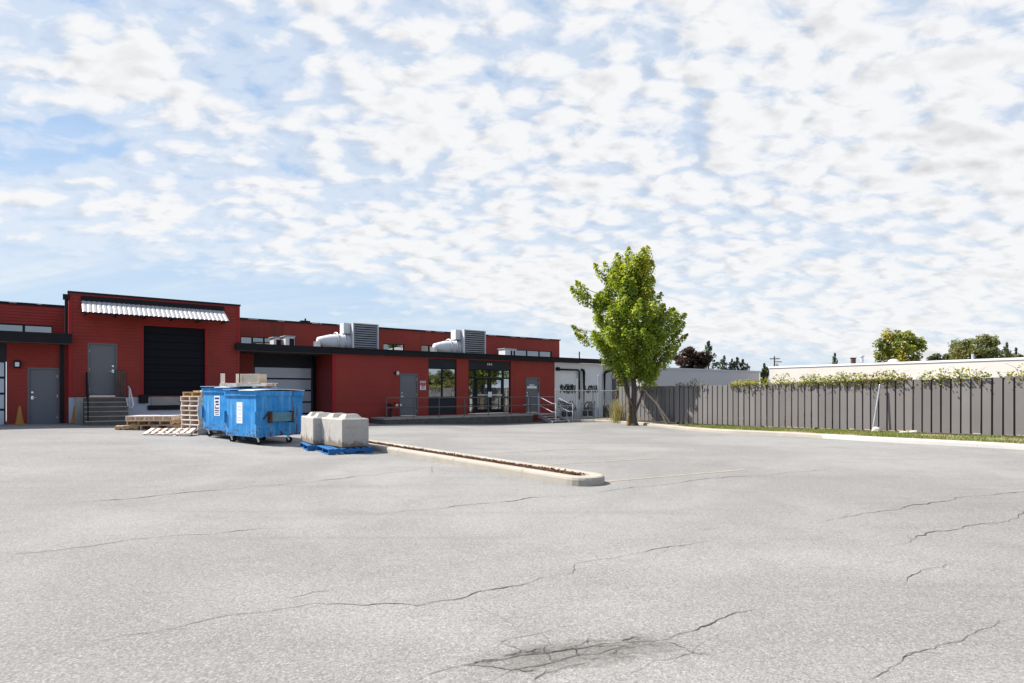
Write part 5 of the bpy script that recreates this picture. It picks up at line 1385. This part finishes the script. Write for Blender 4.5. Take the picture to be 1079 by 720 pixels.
# ------------------------------------------------------------------ the maple by the fence
def maple():
    base = Vector((6.4, 32.1, 0)); base.z = vz(base.x, base.y) + .03
    t = empty('maple_tree', base, 0, 'tall green maple with upswept branches standing before the corner of the grey fence', 'tree')
    rng = np.random.default_rng(11); rnd = random.Random(11)
    prof = [(2.9, -.8, 1.3), (3.3, -1.2, 1.75), (3.7, -1.6, 2.2), (4.1, -2.1, 2.55), (4.6, -2.6, 2.8), (5.0, -2.7, 2.95), (5.5, -2.45, 2.9), (6.1, -2.6, 2.1), (6.6, -2.3, 1.6), (7.2, -1.95, 1.5), (7.8, -1.95, 1.4), (8.3, -1.7, 1.1), (8.8, -1.0, .85), (9.05, -.3, .7)]
    Z = [p[0] for p in prof]
    def hull(z): return np.interp(z, Z, [p[1] for p in prof]), np.interp(z, Z, [p[2] for p in prof])
    # (tip, base of the leafy shoot, radius)
    tips = [(-.25, 9.25), (.72, 9.2), (-.80, 9.0), (.35, 9.0), (-2.0, 8.45), (-1.5, 8.5), (1.0, 8.5), (-3.35, 7.0), (-3.15, 7.3), (-2.95, 6.9), (-3.2, 5.15), (-3.05, 4.75), (2.85, 5.75), (2.6, 5.2), (2.3, 6.1), (2.75, 4.6), (2.45, 4.0), (1.6, 6.9)]
    sh = []
    for x, z in tips:
        y = rng.normal() * .5
        d = np.array([x * .55, y * .4, 1.5 + .6 * (z > 7)]); d /= np.linalg.norm(d)
        if x < -2.9 and z > 6.5: d = np.array([-.62, 0, .75])
        sh.append((np.array([x, y, z]), d, rng.uniform(.9, 1.4), rng.uniform(.26, .36)))
    while len(sh) < 250:
        z = rng.uniform(2.95, 8.8) if len(sh) < 190 else rng.uniform(2.95, 6.3); lo, hi = hull(z); cx = (lo + hi) / 2; r = (hi - lo) / 2
        a = rng.uniform(0, 6.283); q = math.sqrt(rng.uniform(.12, 1.0)) * .93
        x = cx + r * q * math.cos(a); y = 1.0 * r * q * math.sin(a)
        d = np.array([(x) * .38, y * .38, 1.15]); d = d / np.linalg.norm(d) + rng.normal(size=3) * .18; d /= np.linalg.norm(d)
        sh.append((np.array([x, y, z]), d, rng.uniform(.7, 1.25), rng.uniform(.28, .50)))
    C = []; T = []; OUT = []
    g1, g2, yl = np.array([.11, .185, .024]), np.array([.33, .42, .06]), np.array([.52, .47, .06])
    for tip, d, L, rad in sh:
        n = int(235 * L * rad / .33)
        u = rng.random(n) ** .85; r = rad * np.clip(np.sin(np.pi * np.clip(u * .86 + .12, 0, 1)) ** .7, .1, 1)
        off = rng.normal(size=(n, 3)); off /= np.linalg.norm(off, axis=1)[:, None]; off *= (r * rng.random(n) ** .45)[:, None]
        C.append(tip - d * L * (1 - u)[:, None] + off); OUT.append(off / np.maximum(r, .01)[:, None])
        warm = .12 + .5 * math.exp(-((tip[0] - .75) ** 2 / .4 + (tip[2] - 7.6) ** 2 / 3.0)) + .32 * (tip[2] > 8) + .25 * (tip[0] < -2.4) + .1 * rng.random()  # yellower column and top; left tips tinted to imitate the sunlit side
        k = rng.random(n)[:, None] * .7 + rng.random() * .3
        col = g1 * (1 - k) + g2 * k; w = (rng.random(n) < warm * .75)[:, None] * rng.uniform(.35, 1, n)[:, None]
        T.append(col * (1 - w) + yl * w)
    C = np.concatenate(C); T = np.concatenate(T); OUT = np.concatenate(OUT)
    V, Fq, TT = leaves(C, .125, T, rng, up=.5, aspect=.85, outward=OUT)
    fast_mesh('crown', V, Fq, TT, M['leaf'], t)
    # trunk and limbs
    b = MB()
    def limb(p0, p1, r0, r1, bend=.25, n=7):
        p0, p1 = Vector(p0), Vector(p1); side = Vector((rnd.gauss(0, 1), rnd.gauss(0, 1), 0)) * bend; pts = []; rs = []
        for i in range(n + 1):
            u = i / n; q = p0.lerp(p1, u); q += Vector(((p1.x - p0.x), (p1.y - p0.y), 0)) * (-.22 * math.sin(math.pi * u)) + side * math.sin(math.pi * u) * .3
            pts.append(q); rs.append(r0 + (r1 - r0) * u ** .8)
        b.tube(pts, rs, 8); return pts
    pts = [(0, 0, -.25), (-.02, 0, .05), (.0, .0, .35), (.03, 0, 1.0), (.05, 0, 1.7), (.02, 0, 2.4), (-.02, .05, 4.0), (.05, 0, 6.0), (.2, 0, 8.2)]
    b.tube(pts, [.34, .23, .165, .14, .13, .12, .10, .06, .02], 12)
    b.tube([(-.22, -.05, -.2), (-.24, -.06, .3), (-.20, -.04, .9), (-.30, 0, 1.9), (-.75, 0, 3.2), (-1.4, 0, 5.2)], [.15, .11, .09, .08, .06, .03], 10)
    b.tube([(.12, -.1, .55), (.38, -.08, 1.25), (.62, -.05, 1.9), (.9, 0, 2.7), (1.5, .1, 4.2)], [.07, .06, .055, .05, .03], 8)
    b.tube([(-.05, -.2, .9), (-.42, -.2, 1.6), (-.55, -.2, 2.4), (-1.0, -.2, 3.4)], [.07, .06, .05, .03], 8)
    starts = [(.0, .02, 2.2), (.02, 0, 2.9), (0, .03, 3.5), (-.5, 0, 2.6), (.9, 0, 2.7), (0, 0, 4.3), (.02, 0, 5.2)]
    for i, (tip, d, L, rad) in enumerate(sh):
        if i > 70: break
        e = tip - d * L * .35
        s0 = min((s for s in starts if s[2] < e[2] - .4), key=lambda s: (Vector(s) - Vector(e)).length, default=starts[0])
        limb(s0, e, .055, .010)
    part(b, 'trunk', 'bark', t)
    b = MB(); b.tube([(-.27, -.13, -.15), (-.255, -.12, .2), (-.235, -.11, .45), (-.20, -.08, .66)], [.10, .09, .07, .03], 8); part(b, 'lichen_patch', 'lichen', t)
    return base
mb_ = maple()
# a prop leaning on the trunk
p = mb_ + Vector((.98, -.55, 0)); p.z = vz(p.x, p.y)
t = empty('tree_stake', p, 0, 'thin pale wooden stake leaning against the right of the maple trunk', 'stake')
b = MB(); b.bar((0, 0, -.05), (-.62, .36, 1.02), .05, .04); part(b, 'stake', 'wood_grey', t)
for i, (dx, h0, dx2) in enumerate(((2.25, 1.72, -1.62), (2.6, 1.35, -1.2))):
    pass
p = Vector((FA.x - .12, FA.y + .35, 0)); p.z = vz(p.x, p.y)
t = empty('dead_branch', p, 0, 'bare forked dead branch leaning in the shaded corner of the fence', 'branch')
b = MB(); b.tube([(0, 0, -.05), (-.35, .3, .55), (-.62, .55, 1.05), (-.95, .9, 1.45), (-1.25, 1.1, 1.85)], [.06, .06, .05, .04, .02], 7); b.tube([(-.22, -.02, -.05), (-.42, .25, .45), (-.62, .55, 1.05)], [.05, .045, .03], 7); b.tube([(-.62, .55, 1.05), (-.55, .6, 1.45)], [.03, .01], 6); part(b, 'limb', 'wood_grey', t)

def leafy(name, label, cat, loc, clumps, leaf_size, cols, mat='leaf', seed=1, group=None, trunk=None, up=.4, aspect=.75, per=260, trunk_mat='bark', part_name='crown', jitter=.5):
    """clumps: (x, y, z, rx, ry, rz) around loc; cols: list of base colours; leaves spread through each clump's volume"""
    t = empty(name, loc, 0, label, cat, group); rng = np.random.default_rng(seed); C = []; T = []; OUT = []
    cols = [np.array(c) for c in cols]
    for (x, y, z, rx, ry, rz) in clumps:
        n = int(per * (rx * ry * rz) ** (1 / 3) ** 1.0) if per < 0 else per
        off = rng.normal(size=(n, 3)); off /= np.linalg.norm(off, axis=1)[:, None]; rr = rng.random(n) ** jitter
        off *= rr[:, None]
        C.append(np.array([x, y, z]) + off * np.array([rx, ry, rz])); OUT.append(off)
        k = cols[rng.integers(len(cols))]; k2 = np.stack([cols[i] for i in rng.integers(len(cols), size=n)])
        m = rng.random(n)[:, None] * .6; T.append((k * (1 - m) + k2 * m) * rng.uniform(.75, 1.25, n)[:, None])
    V, Fq, TT = leaves(np.concatenate(C), leaf_size, np.concatenate(T), rng, up=up, aspect=aspect, outward=np.concatenate(OUT))
    fast_mesh(part_name, V, Fq, TT, M[mat], t)
    if trunk:
        b = MB()
        for pts, rs in trunk: b.tube(pts, rs, 8)
        part(b, 'trunk' if part_name == 'crown' else 'stem', trunk_mat, t)
    return t
# dry ornamental grass and ivy between annex and trunk
def tall_grass():
    loc = Vector((6.12, 34.6, 0)); loc.z = vz(loc.x, loc.y) - .1
    t = empty('tall_dry_grass', loc, 0, 'clump of tall dry yellow grass between the white annex and the maple trunk', 'grass clump')
    rng = np.random.default_rng(5); n = 700; V = []; T = []
    P = rng.normal(size=(n, 2)) * np.array([.20, .2]); h = rng.uniform(.5, 1.35, n); lean = rng.normal(size=(n, 2)) * .22; w = rng.uniform(.006, .014, n); a = rng.uniform(0, 6.28, n)
    dx = np.stack([np.cos(a), np.sin(a)], 1)
    lo = np.c_[P - dx * w[:, None], np.zeros(n)]; lo2 = np.c_[P + dx * w[:, None], np.zeros(n)]; tp = P + lean * h[:, None]
    V = np.stack([lo, lo2, np.c_[tp + dx * w[:, None] * .4, h], np.c_[tp - dx * w[:, None] * .4, h]], 1).reshape(-1, 3)
    k = rng.random(n)[:, None]; col = np.array([.42, .35, .18]) * (1 - k) + np.array([.22, .22, .08]) * k
    fast_mesh('blades', V, np.arange(n * 4).reshape(n, 4), np.repeat(col, 4, 0), M['grass'], t)
tall_grass()
leafy('climbing_ivy', 'ivy with green and reddish leaves climbing between the white annex and the maple trunk', 'ivy', Vector((6.5, 35.9, 0)),
      [(random.Random(i).uniform(-.35, .3), 0, 1.2 + i * .12, .18, .15, .2) for i in range(18)], .11, [(.05, .09, .02), (.12, .10, .03), (.16, .07, .03), (.09, .13, .03)], seed=9, per=60,
      trunk=[([(0, .1, 0), (.1, .08, 1.2), (-.05, .05, 2.4), (.05, 0, 3.4)], [.03, .025, .02, .01])], trunk_mat='stem', part_name='foliage')

# ------------------------------------------------------------------ vines along the top of the long fence
def vine(px0, px1, hts, dense, label, seed, cols, hang=.22):
    rng = np.random.default_rng(seed)
    def xy(px):
        u = (px - CX) / F; d = FDIR; # intersect the fence line
        k = (u * FA.y - FA.x) / (d.x - u * d.y); return FA + d * k, k
    (a, k0), (c, k1) = xy(px0), xy(px1); L = k1 - k0; mid = a
    t = empty('vine', (a.x, a.y, vz(a.x, a.y) + FH), math.atan2(FDIR.y, FDIR.x), label, 'vine', 'vines growing over the top of the long fence')
    n = int(dense * L); x = rng.random(n) * L
    H = np.interp(x / L, np.linspace(0, 1, len(hts)), hts)
    H *= .30 + .70 * np.abs(np.sin(x * 2.3 + seed * 1.7) * np.sin(x * 5.9 + seed)) ** .5
    keep = rng.random(n) < np.clip(H / max(hts) * 1.1, .05, .85); x = x[keep]; H = H[keep]; n = len(x)
    z = rng.random(n) ** 1.7 * H * 1.05; y = rng.normal(size=n) * .14 - .03
    low = rng.random(n) < .16; z[low] = -rng.random(low.sum()) ** 1.6 * hang; 
    s_ = 1 if ff > 0 else -1
    y[low] = s_ * (.05 + .05 * rng.random(low.sum()))
    slope = np.array([vz(*(a + FDIR * q)) - vz(a.x, a.y) for q in np.linspace(0, L, 12)]); z = z + np.interp(x, np.linspace(0, L, 12), slope)
    cols = [np.array(q) for q in cols]; T = np.stack([cols[i] for i in rng.integers(len(cols), size=n)]) * rng.uniform(.8, 1.2, n)[:, None]
    V, Fq, TT = leaves(np.stack([x, y, z], 1), .082, T, rng, up=.5, aspect=.8)
    fast_mesh('foliage', V, Fq, TT, M['leaf'], t)
    b = MB(); rnd = random.Random(seed)
    for i in range(max(3, int(L * 2.0))):
        x0 = rnd.uniform(0, L); h = float(np.interp(x0 / L, np.linspace(0, 1, len(hts)), hts)); dx = rnd.uniform(-.5, .5)
        sl = float(np.interp(x0, np.linspace(0, L, 12), slope))
        b.tube([(x0, 0, sl - .02), (x0 + dx * .4, rnd.uniform(-.1, .1), sl + h * .7), (x0 + dx, rnd.uniform(-.15, .15), sl + h * 1.05)], [.008, .006, .003], 5)
    part(b, 'stem', 'stem', t)
GV = [(.17, .20, .03), (.25, .26, .04), (.09, .13, .02), (.36, .33, .05)]; YV = [(.38, .33, .04), (.28, .27, .04), (.15, .18, .03)]
DV_ = [(.06, .09, .03), (.10, .11, .05), (.12, .07, .05)]
vine(714, 747, [.15, .30, .42, .12], 150, 'small dark vine near the left end of the long fence, partly in tree shade', 1, DV_)
vine(769, 800, [.10, .20, .26, .22], 420, 'low yellowish vine in front of the end of the grey building', 2, YV)
vine(801, 842, [.30, .36, .45, .15], 330, 'sparse yellow-green vine below the left end of the pale concrete building', 3, YV + GV)
vine(843, 908, [.25, .36, .40, .32], 620, 'thick green vine left of the leaning post', 4, GV)
vine(908, 960, [.36, .44, .36, .15], 620, 'thick green vine with reddish stems just above the leaning post', 5, GV + [(.22, .14, .04)])
vine(966, 1046, [.12, .36, .46, .34, .10], 420, 'arching green vine below the big olive tree', 6, GV)
vine(1052, 1130, [.15, .40, .60, .5], 300, 'loose vine with tall tendrils at the right edge of the fence', 7, GV)

# ------------------------------------------------------------------ beyond the fence
def far_box(name, label, pts, z0, z1, m, thick, coping=None):
    """long wall from pts[0] to pts[1] with its roof edge, thick metres deep"""
    a, c = pts; d = (c - a); L = d.length; rz = math.atan2(d.y, d.x)
    t = empty(name, (a.x, a.y, 0), rz, label, 'building')
    b = MB(); b.box(0, L, 0, thick, z0, z1); part(b, 'wall', m, t)
    b = MB(); b.box(-.05, L + .05, -.05, thick + .05, z1 + .001, z1 + .12); part(b, 'roof_edge', coping or m, t)
    return t, L
a = Vector((.222 * 38.6, 38.6)); a = Vector(((640 - CX) / F * 38.2, 38.2)); d_ = Vector((CT, ST))
# grey clad building, its front parallel with the warehouse
def on_line(p0, d, px): u = (px - CX) / F; k = (u * p0.y - p0.x) / (d.x - u * d.y); return p0 + d * k
p0 = Vector(((712 - CX) / F * 42, 42)); ga = on_line(p0, d_, 680); gb_ = on_line(p0, d_, 800.6)
far_box('grey_building', 'plain grey clad building behind the left part of the long fence', (ga, gb_), -.5, CAM_Z + 25.2 / F * 42 - .12, M['grey_wall'], 12)
p1 = Vector(((811 - CX) / F * 46, 46)); pd = Vector((.575, -.818)).normalized(); pb = on_line(p1, pd, 1079); pb = pb + pd * 6
pt, pL = far_box('pale_building', 'long low pale concrete building behind the right part of the long fence', (p1, pb), -.5, CAM_Z + 26.5 / F * 46 - .12, M['pale_wall'], 18, M['white_wall'])
ztop = CAM_Z + 26.5 / F * 46
def roof_thing(px, back, build, name, label, cat):
    q = on_line(p1, pd, px); q = q + Vector((.818, .575)) * back
    t = empty(name, (q.x, q.y, ztop), 0, label, cat); build(t)
def v1(t): b = MB(); b.tube([(0, 0, -.02), (0, 0, .50)], .10, 10); part(b, 'stack', 'grey_wall', t); b = MB(); b.lathe([(.16, .50), (.16, .56), (0, .62)], 12); part(b, 'cap', 'galv', t)
def v2(t): b = MB(); b.box(-.3, -.05, -.1, .1, -.02, .38); part(b, 'stack', 'rust', t); b = MB(); b.box(-.33, -.02, -.13, .13, .381, .44); part(b, 'cap', 'black_trim', t)
def v3(t): b = MB(); b.lathe([(.34, -.02), (.34, .06), (.27, .17), (.14, .24), (0, .26)], 18); part(b, 'dome', 'white_metal', t); b = MB(); b.lathe([(.38, -.02), (.38, .04), (.34, .05)], 18); part(b, 'collar', 'galv', t)
roof_thing(899.6, 1.2, v1, 'roof_vent', 'tall grey vent pipe on the pale building, right one of the close pair', 'roof vent')
roof_thing(894.6, 1.0, v2, 'roof_vent', 'short dark vent on the pale building, left one of the close pair', 'roof vent')
roof_thing(934.5, 1.0, v3, 'roof_skylight', 'white domed skylight on the pale building under the yellow-green tree', 'skylight')
def v4(t): b = MB(); b.tube([(0, 0, -.02), (0, 0, .35)], .07, 8); part(b, 'stack', 'galv', t)
roof_thing(1020, .8, v4, 'roof_vent', 'little pale vent pipe on the pale building in front of the olive tree', 'roof vent')

def pix_tree(name, label, cat, Y, cx, ytop, ybase, halfw, kind, cols, leaf, seed, n=26, per=150, group=None, mat='leaf'):
    """a tree Y metres off whose crown spans the given photo rows and columns"""
    k = Y / F; x = (cx - CX) * k; zt = CAM_Z + (HZ - ytop) * k; zb = CAM_Z + (HZ - ybase) * k; r = halfw * k
    loc = Vector((x, Y, 0)); rnd = random.Random(seed); cl = []; tr = []
    if kind == 'round':
        zc, rz = (zt + zb) / 2, (zt - zb) / 2
        while len(cl) < n:
            a = Vector((rnd.uniform(-1, 1), rnd.uniform(-1, 1), rnd.uniform(-1, 1)))
            if not .25 < a.length < 1: continue
            s = rnd.uniform(.16, .30)
            cl.append((a.x * r * (1 - s), a.y * r * (1 - s), zc + a.z * rz * (1 - s), r * s, r * s, rz * s * 1.1))
        tr = [([(0, 0, -.3), (.1, 0, zb * .6), (0, 0, zc), (.1, .1, zt - rz * .4)], [.05 * r + .12, .04 * r + .1, .03 * r + .05, .03])]
        for i in range(8):
            c = cl[rnd.randrange(len(cl))]; tr.append(([(0, 0, zb + (zc - zb) * .3), (c[0] * .5, c[1] * .5, (zb + c[2]) / 2), (c[0], c[1], c[2])], [.10, .07, .02]))
    else:                                                   # conifer: whorls that shorten to the tip
        H = zt - .8; m = n; r = r / max(.12, 1 - (CAM_Z + (HZ - 391) * k) / zt) ** .75 * .8
        for i in range(m):
            f = i / (m - 1); z = .8 + H * f; rr = r * (1 - f) ** .75 * rnd.uniform(.95, 1.45) + .06 * r
            for j in range(3 + int(4 * (1 - f))):
                a = rnd.uniform(0, 6.28); cl.append((rr * .6 * math.cos(a), rr * .6 * math.sin(a), z - rr * .15, rr * .62, rr * .62, H / m * .85))
        tr = [([(0, 0, -.3), (0, 0, zt * .5), (0, 0, zt)], [.04 * r + .12, .06 * r, .02])]
    return leafy(name, label, cat, loc, cl, leaf, cols, mat=mat, seed=seed, trunk=tr, per=per, group=group)
PUR = [(.040, .022, .024), (.060, .030, .030), (.030, .022, .022), (.075, .045, .035)]
CON = [(.035, .058, .036), (.05, .075, .043), (.07, .09, .05)]
YG = [(.20, .23, .04), (.30, .29, .045), (.12, .16, .03), (.36, .32, .05), (.09, .12, .03)]
OL = [(.11, .14, .045), (.15, .165, .06), (.08, .10, .035), (.18, .165, .07)]
pix_tree('purple_tree', 'dark purple-leaved round tree behind the grey building, just right of the maple', 'tree', 66, 728, 364, 396, 25, 'round', PUR, .34, 21, n=34, per=130)
pix_tree('spruce_tree', 'dark pointed spruce at the right shoulder of the purple tree', 'tree', 70, 747, 362.5, 400, 12, 'cone', CON, .30, 22, n=16, per=26, mat='needle')
G4 = 'small conifers behind the grey building'
for i, (px, yt, hw, lab) in enumerate(((764, 377, 9, 'leftmost and tallest small conifer in the row behind the grey building'), (771.5, 380, 5, 'narrow second conifer of the row behind the grey building'),
                                     (777.5, 378.5, 7, 'greyish third conifer of the row behind the grey building'), (783.5, 380.5, 7, 'low rightmost conifer of the row behind the grey building'))):
    pix_tree('conifer_tree', lab, 'tree', 92, px, yt, 400, hw, 'cone', [(.05, .068, .05), (.07, .085, .06), (.045, .06, .045)], .34, 30 + i, n=14, per=26, group=G4, mat='needle')
pix_tree('cypress_shrub', 'narrow dark green cypress in the gap between the grey and pale buildings', 'shrub', 44, 806.5, 382, 412, 5.5, 'round', [(.035, .055, .02), (.06, .08, .025)], .14, 41, n=22, per=130)
pix_tree('conifer_tree', 'small dark conifer alone above the pale building roof', 'tree', 105, 880, 374.5, 400, 6, 'cone', CON, .36, 42, n=12, per=26, mat='needle')
pix_tree('yellow_green_tree', 'yellow-green broadleaf tree above the middle of the pale building', 'tree', 76, 947.5, 343, 392, 27, 'round', YG, .36, 43, n=46, per=95)
pix_tree('olive_tree_clump', 'broad dull olive-green tree above the pale building, right of the yellow-green one', 'tree', 80, 1030, 350.5, 404, 34, 'round', OL, .32, 44, n=62, per=165)
pix_tree('shrub', 'low grey-green bushy tree left of the broad olive tree', 'tree', 84, 990, 370, 396, 16, 'round', [(.07, .09, .05), (.05, .07, .035)], .34, 45, n=20, per=120)
pix_tree('conifer_tree', 'dark conifer touching the right side of the broad olive tree', 'tree', 88, 1061, 364, 400, 9, 'cone', CON, .36, 46, n=14, per=28, mat='needle')
pix_tree('conifer_tree', 'little conifer near the right edge above the pale building', 'tree', 90, 1071, 370, 400, 6, 'cone', CON, .34, 47, n=10, per=24, mat='needle')
pix_tree('shrub', 'reddish green bush at the right edge above the pale building', 'tree', 78, 1079, 370, 396, 9, 'round', [(.08, .08, .03), (.12, .08, .04)], .3, 48, n=14, per=110)
# out of frame to the right: what the office glass mirrors
for i, (x, y, h, r) in enumerate(((40, 12, 4.6, 4), (43, 5, 5.4, 4.5), (46, -2, 4.8, 4.5), (37, 18, 4.6, 3.5))):
    cl = []; rnd = random.Random(60 + i)
    while len(cl) < 26:
        a = Vector((rnd.uniform(-1, 1), rnd.uniform(-1, 1), rnd.uniform(-1, 1)))
        if .3 < a.length < 1: cl.append((a.x * r * .8, a.y * r * .8, h * .58 + a.z * h * .34, r * .26, r * .26, h * .12))
    leafy('broadleaf_tree', 'green broadleaf tree mirrored in the office glass', 'tree', Vector((x, y, 0)), cl, .5, OL, seed=70 + i, per=110, group='trees mirrored in the office glass', trunk=[([(0, 0, 0), (0, 0, h * .8)], [.3, .06])])

# utility pole far off
def pole():
    Y = 110; k = Y / F; x = (816.5 - CX) * k; zt = CAM_Z + (HZ - 375.5) * k
    t = empty('utility_pole', (x, Y, 0), 0, 'distant wooden utility pole with crossarms above the left end of the pale building', 'utility pole')
    b = MB(); b.tube([(0, 0, -.2), (0, 0, zt)], [.17, .12], 8); part(b, 'pole', 'wood_dark', t)
    b = MB(); b.box(-.9, .9, -.16, -.06, zt - .55, zt - .40); b.box(-.1, 1.3, -.16, -.06, zt - 1.1, zt - .95); part(b, 'crossarm', 'wood_dark', t)
    b = MB()
    for q in (-.8, -.4, .4, .8): b.lathe([(.05, zt - .40), (.06, zt - .32), (.03, zt - .26), (0, zt - .25)], 8, Matrix.Translation((q, -.11, 0)))
    part(b, 'insulator', 'grey_wall', t)
    b = MB(); b.lathe([(.0, zt - 2.2), (.24, zt - 2.2), (.26, zt - 2.1), (.26, zt - 1.4), (0, zt - 1.3)], 12, Matrix.Translation((.40, -.1, 0))); part(b, 'transformer', 'grey_wall', t)
pole()
